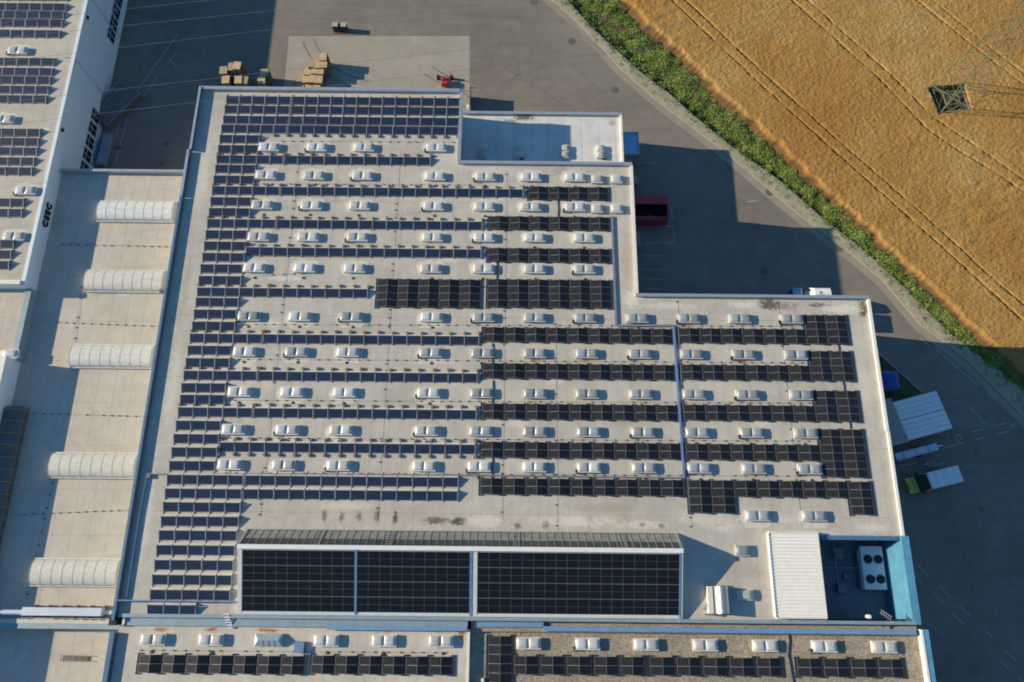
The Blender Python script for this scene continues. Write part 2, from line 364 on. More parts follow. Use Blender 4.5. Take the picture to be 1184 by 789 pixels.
M['domegrey'] = acrylic('aged_grey_acrylic', (.34, .37, .385), .32)
M['pale_sheet'] = plain('pale_coping_and_dome_glow', (.55, .52, .45), .75, 0, .1, 2.2)  # parapet strip, and the painted glow of sunlight around the domes
M['vent'] = plain('outlet_dark', (.07, .055, .04), .9, 0, .3)
M['wire'] = plain('conductor_wire', (.30, .28, .25), .6, .2)
M['clad'] = plain('blue_grey_cladding', (.44, .48, .54), .5, .1, .06, .6)
M['cladlight'] = plain('pale_grey_cladding', (.66, .70, .74), .5, .05, .05, .5)
M['galv'] = plain('galvanised_coping', (.36, .39, .43), .45, .35, .1, 1.5)
M['tealcoping'] = plain('teal_grey_coping', (.25, .34, .38), .5, .2, .1, 1.2)
M['bluecoping'] = plain('blue_coping', (.16, .29, .46), .5, .1, .1, 1.2)
M['whitecoping'] = plain('white_coping', (.70, .68, .62), .55, 0, .06)
M['cyan'] = plain('cyan_metal', (.085, .265, .42), .75, 0, .16, .9, .15, .12)
M['bluewall'] = plain('blue_upstand', (.055, .15, .25), .6, 0, .15, 1.0)
M['canopy'] = plain('cream_sheet_metal', (.84, .82, .74), .45, .1, .05, 1.5)
M['barrel'] = acrylic('barrel_polycarbonate', (.70, .70, .66), .55)
M['barrelrib'] = plain('barrel_rib', (.50, .50, .465), .6)
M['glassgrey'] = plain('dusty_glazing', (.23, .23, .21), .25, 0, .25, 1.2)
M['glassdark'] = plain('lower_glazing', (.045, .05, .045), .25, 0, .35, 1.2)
M['dark'] = plain('dark_void', (.015, .016, .018), .8, 0, .3)
M['window'] = plain('window_glass', (.012, .018, .028), .12, 0, .3)
M['white'] = plain('white_paint', (.70, .71, .71), .4, 0, .06, 1.5)
M['silver'] = plain('brushed_steel', (.50, .50, .48), .38, .8, .08, 2)
M['slate'] = plain('slate_sheet', (.10, .11, .11), .4, 0, .2)
M['steel'] = plain('grey_steel', (.22, .23, .24), .5, .4, .15)
M['pitfloor'] = concrete('pit_floor_felt', (.24, .27, .29))
M['red'] = plain('red_paint', (.45, .03, .03), .5, 0, .15)
M['darkred'] = plain('dark_red_tarp', (.33, .038, .065), .6, 0, .15)
M['navy'] = plain('navy_tarp', (.012, .06, .30), .55, 0, .2)
M['skyblue'] = plain('blue_canopy_sheet', (.20, .42, .62), .4, .05, .12)
M['lime'] = plain('lime_paint', (.46, .52, .07), .4, 0, .1)
M['tyre'] = plain('tyre_rubber', (.015, .015, .015), .9)
M['wood'] = plain('pallet_wood', (.58, .42, .24), .85, 0, .3, 5)
M['woodgrey'] = plain('weathered_pallet_wood', (.42, .34, .23), .9, 0, .25, 5)
M['woodgap'] = plain('pallet_shade_wood', (.16, .11, .06), .9, 0, .3, 5)
M['darkside'] = plain('dark_crate_side', (.05, .045, .038), .9, 0, .4, 4)
M['skipblue'] = plain('dull_blue_steel', (.20, .25, .33), .55, .1, .2, 3)
M['hipglass'] = acrylic('blue_grey_glazing', (.36, .45, .50), .3)
M['crategrey'] = plain('pale_crate_top', (.38, .35, .29), .9, 0, .25, 6)
M['yellow'] = plain('yellow_hoop', (.40, .31, .08), .5)
M['pylon'] = plain('pylon_green_grey', (.13, .155, .10), .6, .1, .2)
M['pylonbase'] = plain('weathered_base_steel', (.19, .20, .165), .6, .1, .2)
M['cablemetal'] = plain('aluminium_cable', (.26, .27, .27), .4, .3)
M['marking'] = plain('worn_road_paint', (.32, .33, .32), .8, 0, .25, 3)
M['tyremark'] = plain('rubbed_tyre_mark', (.165, .15, .128), .85, 0, .12, .8)
M['tar'] = plain('tar_seam', (.15, .138, .12), .85, 0, .3, 2)
M['manhole'] = plain('cast_iron_cover', (.13, .118, .10), .8, .2, .2)
M['tray'] = plain('violet_grey_tray', (.24, .245, .31), .5, .3, .1)
M['bluepipe'] = plain('blue_tray', (.15, .24, .42), .5, .2, .12)
M['ductblue'] = plain('duct_jacket', (.56, .62, .70), .4, .3, .08)
M['grasspatch'] = plain('rough_grass', (.055, .075, .03), 1, 0, .4, 1.5)

# ------------------------------------------------------------------ camera, light
cam = bpy.data.cameras.new('camera'); co = bpy.data.objects.new('camera', cam); C.objects.link(co)
cam.sensor_width = 36; cam.lens = PF / PW * 36; cam.clip_end = 2000; cam.clip_start = 1
fw = Vector((0, math.sin(TILT), -math.cos(TILT))); up0 = Vector((0, math.cos(TILT), math.sin(TILT))); rt0 = Vector((1, 0, 0))
rt = rt0 * math.cos(ROLL) - (-up0) * math.sin(ROLL) * -1
# picture content is rolled clockwise by ROLL
cr, sr = math.cos(ROLL), math.sin(ROLL)
rt = rt0 * cr + up0 * sr * 1.0
up = up0 * cr - rt0 * sr
co.matrix_world = Matrix(((rt.x, up.x, -fw.x, 0), (rt.y, up.y, -fw.y, 0), (rt.z, up.z, -fw.z, CAMZ), (0, 0, 0, 1)))
SC.camera = co
EL, AZ = R(21.4), R(6.0)
sd = Vector((math.cos(AZ) * math.cos(EL), -math.sin(AZ) * math.cos(EL), -math.sin(EL)))
sl = bpy.data.lights.new('sun', 'SUN'); so = bpy.data.objects.new('sun', sl); C.objects.link(so)
sl.energy = 4.85; sl.angle = R(.5); sl.color = (1.0, .85, .61)
so.location = (-150, 30, 120); so.rotation_euler = sd.to_track_quat('-Z', 'Y').to_euler()
w = bpy.data.worlds.new('World'); SC.world = w; w.use_nodes = True
sk = w.node_tree.nodes.new('ShaderNodeTexSky'); sk.sky_type = 'NISHITA'; sk.sun_disc = False
sk.air_density = 2.0; sk.dust_density = 0.0; sk.ozone_density = 10.0; sk.sun_elevation = EL; sk.sun_rotation = R(270) + AZ
w.node_tree.links.new(sk.outputs[0], w.node_tree.nodes['Background'].inputs[0])
w.node_tree.nodes['Background'].inputs[1].default_value = .092
SC.view_settings.view_transform = 'Standard'; SC.view_settings.look = 'None'; SC.view_settings.gamma = 1
SC.cycles.filter_width = 1.9
SC.view_settings.use_curve_mapping = False; SC.view_settings.exposure = 0.60

# ================================================================== GROUND
MB().quad((-400, -400, -1.7), (400, -400, -1.7), (400, 400, -1.7), (-400, 400, -1.7)).build('terrain', M['terrain'], kind='structure')
KERB = [(560, -75), (638, 0), (657, 16), (690.7, 49), (719, 81), (750, 108), (778.5, 131), (831, 170), (866, 199), (899, 228), (937, 258.7), (988, 296.7), (1021, 324.6), (1065.5, 376.8), (1084, 390), (1118.5, 417), (1150, 448.5), (1184, 482), (1260, 556), (1400, 690)]
K = [P(*q) for q in KERB]
yard = [(-130, -60)] + [(k[0], k[1]) for k in K[::-1]][::-1][::1]
poly = [(-130, K[0][1] + 5), (-130, -60), (110, -60)] + [(k[0] - .25, k[1]) for k in K[::-1]]
bm = bmesh.new(); bm.faces.new([bm.verts.new((x, y, 0)) for x, y in poly]); bmesh.ops.triangulate(bm, faces=bm.faces[:])
me = bpy.data.meshes.new('road'); bm.to_mesh(me); bm.free(); me.materials.append(M['asphalt'])
if me.polygons[0].normal.z < 0: me.flip_normals()
o = bpy.data.objects.new('road', me); C.objects.link(o); o['kind'] = 'structure'
def strip_mesh(pts, offs0, offs1, z0, z1, m=0, mb=None):
    """a band following pts (list of xy) between two sideways offsets (to the right of travel is positive)"""
    mb = mb or MB(); L = []; Rr = []
    for i, p in enumerate(pts):
        a = Vector(pts[max(i - 1, 0)]); b2 = Vector(pts[min(i + 1, len(pts) - 1)]); d = (b2 - a).normalized(); nrm = Vector((d.y, -d.x))
        L.append(Vector(p) + nrm * offs0); Rr.append(Vector(p) + nrm * offs1)
    n = len(pts)
    vs = [(q.x, q.y, z1) for q in L] + [(q.x, q.y, z1) for q in Rr] + [(q.x, q.y, z0) for q in L] + [(q.x, q.y, z0) for q in Rr]
    fs = []
    for i in range(n - 1):
        fs += [(i + 1, i, n + i, n + i + 1), (i, i + 1, 2 * n + i + 1, 2 * n + i), (n + i + 1, n + i, 3 * n + i, 3 * n + i + 1)]
    mb.add(vs, fs, m); return mb
KX = [Vector(k) for k in K]
strip_mesh(KX, -.09, .09, -.05, .12).build('kerb', M['kerb'], kind='structure')
strip_mesh(KX, .12, 1.15, 0, .004).build('road_gutter', M['gutter'], kind='structure')
# verge between kerb and hedge
HEDGE_IN = [(580, -75), (655, 0), (682, 30), (707.6, 54), (741, 84.5), (775, 110), (799, 132), (846, 170), (902, 210), (952, 254), (998, 289), (1042, 330), (1100, 388), (1140, 417), (1182, 450), (1260, 520), (1400, 655)]
FIELD = [(640, -75), (714, 0), (745, 32), (783.6, 66), (809, 93), (839, 121.6), (894, 170), (924.7, 203), (957.6, 230.8), (1003, 271), (1060, 327), (1067, 334.7), (1093.5, 359.6), (1135.6, 398.6), (1184, 441), (1260, 512), (1400, 645)]
HI = [P(*q) for q in HEDGE_IN]; FE = [P(*q, .9) for q in FIELD]
def resample(pts, step):
    pts = [Vector(p) for p in pts]; out = [pts[0]]; acc = 0
    ds = [0]
    for a, b2 in zip(pts, pts[1:]): ds.append(ds[-1] + (b2 - a).length)
    n = int(ds[-1] / step)
    xs = np.linspace(0, ds[-1], n + 1)
    return np.stack([np.interp(xs, ds, [p.x for p in pts]), np.interp(xs, ds, [p.y for p in pts])], 1)
ka = resample(K, 1.0); n = 140
def even(pts, n):
    q = resample(pts, .5); idx = np.linspace(0, len(q) - 1, n).astype(int); return q[idx]
def band(name, A, B, prof, mat, n=160):
    a, b2 = even(A, n), even(B, n); m = len(prof); vs = []; fs = []
    for i in range(n):
        for j, (t, z) in enumerate(prof):
            x, y = a[i] * (1 - t) + b2[i] * t
            vs.append((x, y, z + .05 * math.sin(i * .9 + j * 2.1) * (0 < j < m - 1)))
    for i in range(n - 1):
        for j in range(m - 1): fs.append((i * m + j, i * m + j + 1, (i + 1) * m + j + 1, (i + 1) * m + j))
    mb = MB(); mb.add(vs, fs, 0, True); vo = mb.build(name, mat, kind='structure')
    if vo.data.polygons[m].normal.z < 0: vo.data.flip_normals()
band('verge', K, HI, [(0, .10), (.25, .13), (.6, .18), (1, .12)], M['verge'])
DITCH = [(0, .118), (.10, -.35), (.20, -.95), (.34, -1.05), (.5, -.6), (.75, -.05), (1.0, .12)]
band('ditch', HI, FE, DITCH, M['soil'])
def dz(t): return float(np.interp(t, [q[0] for q in DITCH], [q[1] for q in DITCH]))

def leaf_cloud(name, centers, mat, size, n_per, label=None, squash=.75, soil=None):
    """leaf-sized faces spread over and through a set of mounds: (x, y, z, radius, height)"""
    V = []
    for (x, y, z, r, h) in centers:
        k = max(6, int(n_per * r * r))
        th = rng.uniform(0, 2 * PI, k); rr = np.sqrt(rng.uniform(0, 1, k)); sh = rng.uniform(.45, 1.08, k)
        px = x + np.cos(th) * rr * r; py = y + np.sin(th) * rr * r
        pz = z + h * np.sqrt(np.clip(1 - rr ** 2 * .92, 0, 1)) * sh
        V.append(np.stack([px, py, pz], 1))
    V = np.concatenate(V); k = len(V); squash = squash if size > .3 or size < .19 else .5
    az = rng.uniform(0, 2 * PI, k); til = rng.uniform(-.9, .9, k); s = size * rng.uniform(.55, 1.35, k)
    u = np.stack([np.cos(az), np.sin(az), np.sin(til) * .7], 1) * s[:, None]
    wv = np.stack([-np.sin(az), np.cos(az), np.sin(rng.uniform(-.9, .9, k)) * .7], 1) * (s * squash * .5)[:, None]
    vs = np.stack([V - u * .5 - wv * .2, V - wv, V + u * .6, V + wv], 1).reshape(-1, 3)
    me = bpy.data.meshes.new(name)
    me.vertices.add(len(vs)); me.vertices.foreach_set('co', vs.astype(np.float32).ravel())
    me.loops.add(k * 4); me.loops.foreach_set('vertex_index', np.arange(k * 4, dtype=np.int32))
    me.polygons.add(k); me.polygons.foreach_set('loop_start', np.arange(0, k * 4, 4, dtype=np.int32))
    me.update(calc_edges=True); me.materials.append(mat)
    o = bpy.data.objects.new(name, me); C.objects.link(o); o['kind'] = 'stuff'
    if label: o['label'] = label
    return o
hi, fe = even(HI, 400), even(FE, 400)
cent = []
for i in range(400):
    wdt = np.linalg.norm(fe[i] - hi[i])
    for _ in range(3):
        t = random.uniform(.07, 1.0); x, y = hi[i] * (1 - t) + fe[i] * t
        big = random.random()
        r = random.uniform(.45, .9) * (1.45 if big > .8 else 1); h = random.uniform(.25, .65) * (2.2 if big > .85 else 1)
        h *= .55 + .8 * t if t < .35 else 1.0
        cent.append((x + random.uniform(-.2, .2), y + random.uniform(-.2, .2), dz(t), r * (.7 if t < .15 or t > .9 else 1), h))
for i in range(0, 400, 4):     # low weeds trailing onto the verge
    t = random.uniform(-.08, .14); x, y = hi[i] * (1 - t) + fe[i] * t
    if random.random() < .55: cent.append((x, y, .08, random.uniform(.2, .5), random.uniform(.15, .35)))
leaf_cloud('undergrowth', cent, M['leaf'], .20, 150, 'green weedy hedgerow strip between the kerb verge and the wheat')
vv = even(HI, 300); kk = even(K, 300); cent = []
for i in range(300):
    for _ in range(4):
        t = random.uniform(.12, 1.0) ** .8; x, y = kk[i] * (1 - t) + vv[i] * t
        if random.random() < .10 + .35 * t: cent.append((x + random.uniform(-.2, .2), y + random.uniform(-.2, .2), .1, random.uniform(.12, .4), random.uniform(.08, .28)))
leaf_cloud('grass_tufts', cent, M['tuft'], .16, 110, 'thin dry grass tufts on the pale verge beside the kerb')

# wheat: a sheet of crop tops with wheel tracks pressed into it
def value_noise(x, y, sc, seed):
    r = np.random.default_rng(seed).random((256, 256)); fx, fy = x * sc, y * sc
    ix, iy = np.floor(fx).astype(int), np.floor(fy).astype(int); u, v = fx - ix, fy - iy
    u = u * u * (3 - 2 * u); v = v * v * (3 - 2 * v); ix &= 255; iy &= 255; jx, jy = (ix + 1) & 255, (iy + 1) & 255
    return r[ix, iy] * (1 - u) * (1 - v) + r[jx, iy] * u * (1 - v) + r[ix, jy] * (1 - u) * v + r[jx, jy] * u * v
e0, e1 = np.array(FE[1]), np.array(FE[13]); ed = (e1 - e0) / np.linalg.norm(e1 - e0); en = np.array([-ed[1], ed[0]])
if en @ np.array([1., 1.]) < 0: en = -en
st = .16
S_, T_ = np.meshgrid(np.arange(-12, 128, st), np.concatenate([np.arange(0, 76, st)]), indexing='ij')
fp = np.array(FE); fs_ = (fp - e0) @ ed; ft_ = (fp - e0) @ en
off = np.interp(S_, fs_, ft_)
edge_w = (value_noise(S_, S_ * 0, .8, 3) - .5) * .7 + (value_noise(S_, S_ * 0, 2.7, 4) - .5) * .4
TT = T_ + (off + edge_w) * np.clip(1 - T_ / 6, 0, 1)
X = e0[0] + ed[0] * S_ + en[0] * TT; Y = e0[1] + ed[1] * S_ + en[1] * TT
Z = .84 + .03 * (value_noise(X, Y, .35, 1) - .5) + .025 * (value_noise(X, Y, 1.3, 2) - .5) + .13 * (rng.random(X.shape) - .5) + .05 * (value_noise(X, Y, 2.9, 6) - .5)
lod = np.clip((value_noise(X, Y, .06, 8) - .45) * 3, 0, 1)     # wind-laid patches with ripples
Z += lod * .11 * (value_noise(X * .45 + Y * .5, Y * 1.1 - X * .6, 1.0, 9) - .5)
TR = [[(700, -72), (777, 0), (839, 59), (880, 97.6), (960, 170), (1060, 259), (1139, 330), (1184, 372), (1290, 470)], [(720, -70), (795, 2), (840, 44), (880, 82), (978, 170), (1060, 241), (1157, 330), (1184, 352), (1295, 455)],
      [(850, -60), (916, 0), (1016, 90), (1072, 149), (1110, 175), (1150, 198), (1184, 222), (1290, 300)], [(868, -60), (934, 0), (1034, 90), (1080, 136), (1137, 174.6), (1170, 198), (1290, 283)],
      [(1000, -52), (1060, 0), (1126.5, 54), (1184, 97.6), (1280, 170)], [(1015, -55), (1078, 0), (1137, 49), (1184, 85), (1280, 158)]]
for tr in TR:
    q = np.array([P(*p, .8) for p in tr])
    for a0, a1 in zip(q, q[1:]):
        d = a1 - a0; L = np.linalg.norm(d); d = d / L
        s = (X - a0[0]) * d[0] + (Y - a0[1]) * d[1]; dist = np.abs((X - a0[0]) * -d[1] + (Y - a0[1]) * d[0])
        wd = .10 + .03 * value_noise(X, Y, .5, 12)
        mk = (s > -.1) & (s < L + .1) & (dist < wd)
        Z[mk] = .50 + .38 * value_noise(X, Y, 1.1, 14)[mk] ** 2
hole = [P(1073, 103, .5), P(1114, 99, .5), P(1122, 128, .5), P(1085, 133, .5)]
ins = np.ones(X.shape, bool)
for i in range(4):
    a0, a1 = hole[i], hole[(i + 1) % 4]
    ins &= ((a1[0] - a0[0]) * (Y - a0[1]) - (a1[1] - a0[1]) * (X - a0[0])) < 0
Z[ins] = .05

for j_ in range(10): Z[:, j_] = .06 + (Z[:, j_] - .06) * (j_ / 10.0)
me = bpy.data.meshes.new('wheat'); nx, ny = X.shape
me.vertices.add(nx * ny); me.vertices.foreach_set('co', np.stack([X, Y, Z], 2).astype(np.float32).ravel())
ii = (np.arange(nx - 1)[:, None] * ny + np.arange(ny - 1)[None, :]).ravel()
q = np.stack([ii, ii + ny, ii + ny + 1, ii + 1], 1).astype(np.int32)
me.loops.add(q.size); me.loops.foreach_set('vertex_index', q.ravel()); me.polygons.add(len(q)); me.polygons.foreach_set('loop_start', np.arange(0, q.size, 4, dtype=np.int32))
me.update(calc_edges=True)
if me.polygons[5000].normal.z < 0: me.flip_normals()
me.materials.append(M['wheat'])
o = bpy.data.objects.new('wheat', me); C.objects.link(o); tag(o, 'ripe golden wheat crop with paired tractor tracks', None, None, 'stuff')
cent = []
for _ in range(150):
    u, v = random.random(), random.random()
    p = (np.array(hole[0]) * (1 - u) + np.array(hole[1]) * u) * (1 - v) + (np.array(hole[3]) * (1 - u) + np.array(hole[2]) * u) * v
    cent.append((p[0], p[1], .05, random.uniform(.15, .4), random.uniform(.1, .3) + (.35 if min(u, 1 - u, v, 1 - v) < .1 else 0)))
leaf_cloud('weeds', cent, M['weed'], .2, 60, 'dark green weeds under the pylon feet')
# paved patches and paint
def sheet(name, pxs, z, mat, kind='structure'):
    pts = [P(*q, z) for q in pxs]
    return MB().add([(x, y, z) for x, y in pts], [tuple(range(len(pts)))], 0) or None
def patch(name, pxs, z, mat):
    pts = [P(*q, z) for q in pxs]; ar = sum(pts[i][0] * pts[(i + 1) % len(pts)][1] - pts[(i + 1) % len(pts)][0] * pts[i][1] for i in range(len(pts)))
    if ar < 0: pts = pts[::-1]
    mb = MB(); mb.add([(x, y, z) for x, y in pts], [tuple(range(len(pts)))]); return mb.build(name, mat, kind='structure')
patch('concrete_pavement', [(334, 42), (543, 42), (543, 103), (545, 190), (320, 190)], .004, M['pad'])
patch('concrete_pavement', [(738, 303), (820, 303), (823, 372), (738, 372)], .004, M['darkpatch'])
patch('concrete_pavement', [(150, 15), (196, 38), (137, 95), (128, 130)], .004, M['darkpatch'])
patch('lawn', [(990, 392), (1016, 409), (1066, 454), (1010, 475), (990, 470)], .02, M['grasspatch'])
strip_mesh([Vector(P(*q)) for q in [(1005, 400), (1016, 409), (1066, 454)]], -.08, .08, -.02, .10).build('lawn_kerb', M['kerb'], kind='structure')
mk = MB()
def paint(a, b2, w_=.12):
    a, b2 = Vector(P(*a)), Vector(P(*b2)); strip_mesh([a, b2], -w_ / 2, w_ / 2, .002, .008, 0, mk)
for a, b2 in [((1054, 662), (1066.5, 674)), ((1061.5, 653.4), (1073.6, 666)), ((1078, 685.5), (1091, 698)), ((1085.5, 677), (1099, 691)), ((1102, 710), (1115, 722)), ((1111, 702), (1122.6, 714)), ((1137, 727.7), (1148, 738)), ((1160, 751), (1174, 763)), ((1157, 764), (1166, 773)), ((1178, 783), (1190, 795)),
              ((1123, 499.5), (1136, 496.5)), ((1127, 508.5), (1140, 505.5)), ((1149, 493.5), (1162, 489.5)), ((1153, 502.5), (1167, 498.5)), ((1090, 519), (1115, 511.5)), ((1104, 504.5), (1111, 502.5)), ((1040, 534), (1058, 529.5)), ((1040, 539), (1062, 535)), ((1080, 538), (1092, 535)),
              ((1122.5, 472), (1136, 485)), ((1136, 485), (1142, 494)), ((1132, 486), (1136, 490)), ((1137, 485), (1136.5, 491)), ((1142, 455), (1151, 462.5)), ((1176, 481), (1184, 484.5)), ((1174, 473), (1182, 478)),
              ((1104.5, 507), (1113, 508)), ((1107, 511), (1112, 505)), ((1107, 505), (1109, 511)), ((1168, 492), (1174, 490.5)), ((1170, 495.5), (1173, 491)), ((1171, 492), (1175, 493)),
              ((735, 261.5), (780, 262)), ((778, 262), (780, 281)), ((780, 281), (766, 281)), ((762, 281), (745, 281)), ((776, 240), (778, 254)), ((740, 254), (778, 254.5)), ((742, 296), (768, 296)), ((742, 312), (768, 312)), ((742, 323), (768, 323)), ((742, 334), (765, 334)), ((742, 188), (760, 189)),
              ((147, 138), (133, 190)), ((140, 138), (127, 178)), ((193, 76), (204, 60)), ((195, 68), (204, 77)), ((155, 110), (205, 40)), ((163, 116), (182, 90)),
              ((1083, 404), (1132, 447)), ((863, 234), (876, 232)), ((1063, 390), (1075, 401))]:
    paint(a, b2)
mk.build('road_markings', M['marking'], kind='structure')
tm = MB()
for a, b2, w_ in [((581, 43), (561, 86), .10), ((573, 71), (652, 122), .10), ((581, 98), (602, 84), .08), ((561, 86), (552, 112), .08), ((602, 84), (640, 112), .06), ((330, 28), (560, 22), .05), ((690, 95), (648, 116), .05), ((620, 40), (700, 110), .05), ((560, 24), (548, 42), .05), ((700, 62), (660, 30), .05), ((745, 150), (700, 135), .05), ((900, 250), (960, 300), .05), ((1090, 600), (1184, 690), .06), ((1130, 575), (1100, 690), .05), ((1160, 560), (1184, 640), .05), ((480, 0), (450, 38), .05)]:
    a, b2 = Vector(P(*a)), Vector(P(*b2)); n_ = 9; d_ = b2 - a; pr_ = Vector((-d_.y, d_.x)).normalized()
    pts = [a + d_ * (i / n_) + pr_ * random.uniform(-.12, .12) for i in range(n_ + 1)]
    strip_mesh(pts, -w_, w_, .001, .006, 0, tm)
tm.build('tar_seams', M['tar'], kind='structure')
tk = MB()
for (px, py, rad, a0, a1) in [(600, 60, 11, 200, 280), (450, 20, 12, 200, 260), (1100, 520, 9, 200, 280), (1120, 660, 9, 150, 250), (560, 20, 12, 230, 290)]:
    cx_, cy_ = P(px, py)
    for dr_ in (0, 1.7):
        strip_mesh([Vector((cx_ + (rad + dr_) * math.cos(R(a0 + (a1 - a0) * k / 18)), cy_ + (rad + dr_) * math.sin(R(a0 + (a1 - a0) * k / 18)))) for k in range(19)][::-1], -.11, .11, .001, .005, 0, tk)
tk.build('tyre_marks', M['tyremark'], kind='structure')
mhp = [('by the bend in the kerb at the top of the yard', 661, 48), ('in the yard north of the white annex', 711, 104), ('beside the kerb at the tip of the sunlit wedge', 890, 222), ('beside the kerb below the sunlit wedge', 970, 287), ('in the shaded yard north of the long roof', 884, 313), ('in the dark courtyard, western of two side by side', 192, 167), ('in the dark courtyard close to the strip hall', 187, 189), ('in the dark courtyard beside the grey skip', 137, 171), ('on the shaded road east of the lime fronted van', 1129, 523), ('in the dark road south of the van', 1135, 588), ('in the top yard right of the slab', 617, 2)]
for d, px, py in mhp:
    x, y = P(px, py); o = MB().disc(x, y, 0, .012, .62 if px > 500 and px < 1000 else .42, 18).build('manhole_cover', M['manhole'])
    tag(o, 'round dark manhole cover ' + d, 'manhole cover', 'manhole covers in the paving')

# ================================================================== BUILDINGS
ZR = 11.5
def wallbox(mb, pts, z0, z1, m=0):
    """outer wall faces along a closed xy outline"""
    n = len(pts)
    for i in range(n):
        (x0, y0), (x1, y1) = pts[i], pts[(i + 1) % n]
        mb.quad((x0, y0, z0), (x1, y0 if y0 == y1 else y1, z0), (x1, y1, z1), (x0, y0, z1), m)
SSY = P(640, 716.8, 11.76)[1] + .17
W_, E_, NN, SS = -41.0, 42.4, 61.66, SSY
XI1, YI1, XI2, YI2 = -7.0, 51.06, 14.72, 33.26
main = thing('factory_hall', 'large flat roofed factory hall covered with rooflights and solar rows', 'building', (0, 25, 0))
mb = MB()
rects = [(W_, XI1, SS, NN), (XI1, XI2, SS, YI1), (XI2, E_, 5.75, YI2), (XI2, 33.35, SS, 5.75)]
for x0, x1, y0, y1 in rects: mb.quad((x0, y0, ZR), (x1, y0, ZR), (x1, y1, ZR), (x0, y1, ZR))
mb.build('roof', M['roof'], main)
mb = MB(); wallbox(mb, [(W_, SS), (E_, SS), (E_, YI2), (XI2, YI2), (XI2, YI1), (XI1, YI1), (XI1, NN), (W_, NN)], 0, ZR)
mb.build('wall', M['clad'], main)
def parapet(x0, x1, y0, y1, h, cop, face, ov=.04, name='parapet'):
    mb = MB(); mb.box(x0, x1, y0, y1, ZR - .6, ZR + h - .05, 0); mb.box(x0 - ov, x1 + ov, y0 - ov, y1 + ov, ZR + h - .05, ZR + h, 1)
    return mb.build(name, [face, cop], main)
# west, in two heights as built
parapet(W_ - .15, W_ + .06, 52.6, NN + .25, .62, M['galv'], M['bluewall'])
parapet(W_ - .45, W_ - .2, 46.0, 52.5, .52, M['galv'], M['bluewall'])
parapet(W_ - .42, W_ - .2, SS - .6, 45.9, .52, M['bluewall'], M['bluewall'], .04)
parapet(W_ + .05, XI1 - .15, NN, NN + .35, .5, M['galv'], M['clad'])
parapet(XI1 - .12, XI1 + .22, YI1 + .35, NN + .35, .42, M['galv'], M['clad'])
parapet(XI1 - .12, XI2 + .2, YI1, YI1 + .3, .42, M['galv'], M['clad'])
parapet(XI2, XI2 + .3, YI2 + .3, YI1 - .05, .3, M['whitecoping'], M['whitecoping'])
parapet(XI2, E_ + .1, YI2, YI2 + .28, .45, M['galv'], M['clad'])
parapet(E_ - .05, E_ + .22, 17.3, YI2 - .05, .34, M['whitecoping'], M['whitecoping'])
parapet(E_ + .03, E_ + .26, 5.8, 17.25, .34, M['whitecoping'], M['whitecoping'])
parapet(W_ + .1, 33.3, SS - .30, SS - .02, .26, M['tealcoping'], M['bluewall'])
parapet(33.35, E_ - .1, SS - .28, SS - .02, .26, M['tealcoping'], M['cyan'])
# plant pit sunk in the roof
mb = MB(); zf = 6.8
mb.quad((33.35, SS, zf), (E_, SS, zf), (E_, 5.75, zf), (33.35, 5.75, zf), 0)
mb.build('pit_floor', M['pitfloor'], main)
mb = MB()
mb.quad((33.35, SS, zf), (33.35, 5.75, zf), (33.35, 5.75, ZR), (33.35, SS, ZR)); mb.quad((33.35, 5.75, zf), (E_, 5.75, zf), (E_, 5.75, ZR), (33.35, 5.75, ZR)); mb.quad((33.35, SS, zf), (33.35, SS, ZR), (E_, SS, ZR), (E_, SS, zf))
mb.build('pit_wall', M['bluewall'], main)
mb = MB(); n = 58
for i in range(n):     # corrugated screen on the east side
    y0 = SS + .02 + (5.7 - SS) * i / n; y1 = SS + .02 + (5.7 - SS) * (i + .5) / n; y2 = SS + .02 + (5.7 - SS) * (i + 1) / n
    mb.quad((E_ - .32, y0, zf), (E_ - .32, y1, zf), (E_ - .10, y1, ZR + .5), (E_ - .10, y0, ZR + .5)); mb.quad((E_ - .44, y1, zf), (E_ - .44, y2, zf), (E_ - .22, y2, ZR + .5), (E_ - .22, y1, ZR + .5))
mb.build('corrugated_screen', M['cyan'], main)
mb = MB(); mb.box(E_ - .02, E_ + .62, SS - .28, 5.75, ZR - 1.4, ZR + .49); mb.build('screen_coping', M['cyan'], main)
mb = MB(); mb.box(33.4, E_ - .35, 5.28, 5.74, ZR - .3, ZR + .12); mb.build('pit_coping', M['bluewall'], main)
# doors and bands on the outer walls
for x in (17.5, 22.5, 27.5, 32.5, 37.5):
    mb = MB(); mb.box(x - 1.7, x + 1.7, YI2 + .002, YI2 + .12, .9, 4.4, 0); mb.box(x - 1.9, x + 1.9, YI2 + .003, YI2 + .2, 4.41, 4.7, 1); mb.build('dock_door', [M['steel'], M['galv']], main)
for y in (37, 41, 45, 49):
    mb = MB(); mb.box(XI2 + .002, XI2 + .12, y - 1.5, y + 1.5, .9, 4.4, 0); mb.build('dock_door', M['steel'], main)
for y in (10, 15, 27):
    mb = MB(); mb.box(E_ + .002, E_ + .12, y - 1.6, y + 1.6, .2, 4.2, 0); mb.build('dock_door', M['steel'], main)
for x in range(-38, -8, 5):
    mb = MB(); mb.box(x - 1.6, x + 1.6, NN + .002, NN + .1, 5.2, 7.0, 0); mb.build('window', M['window'], main)

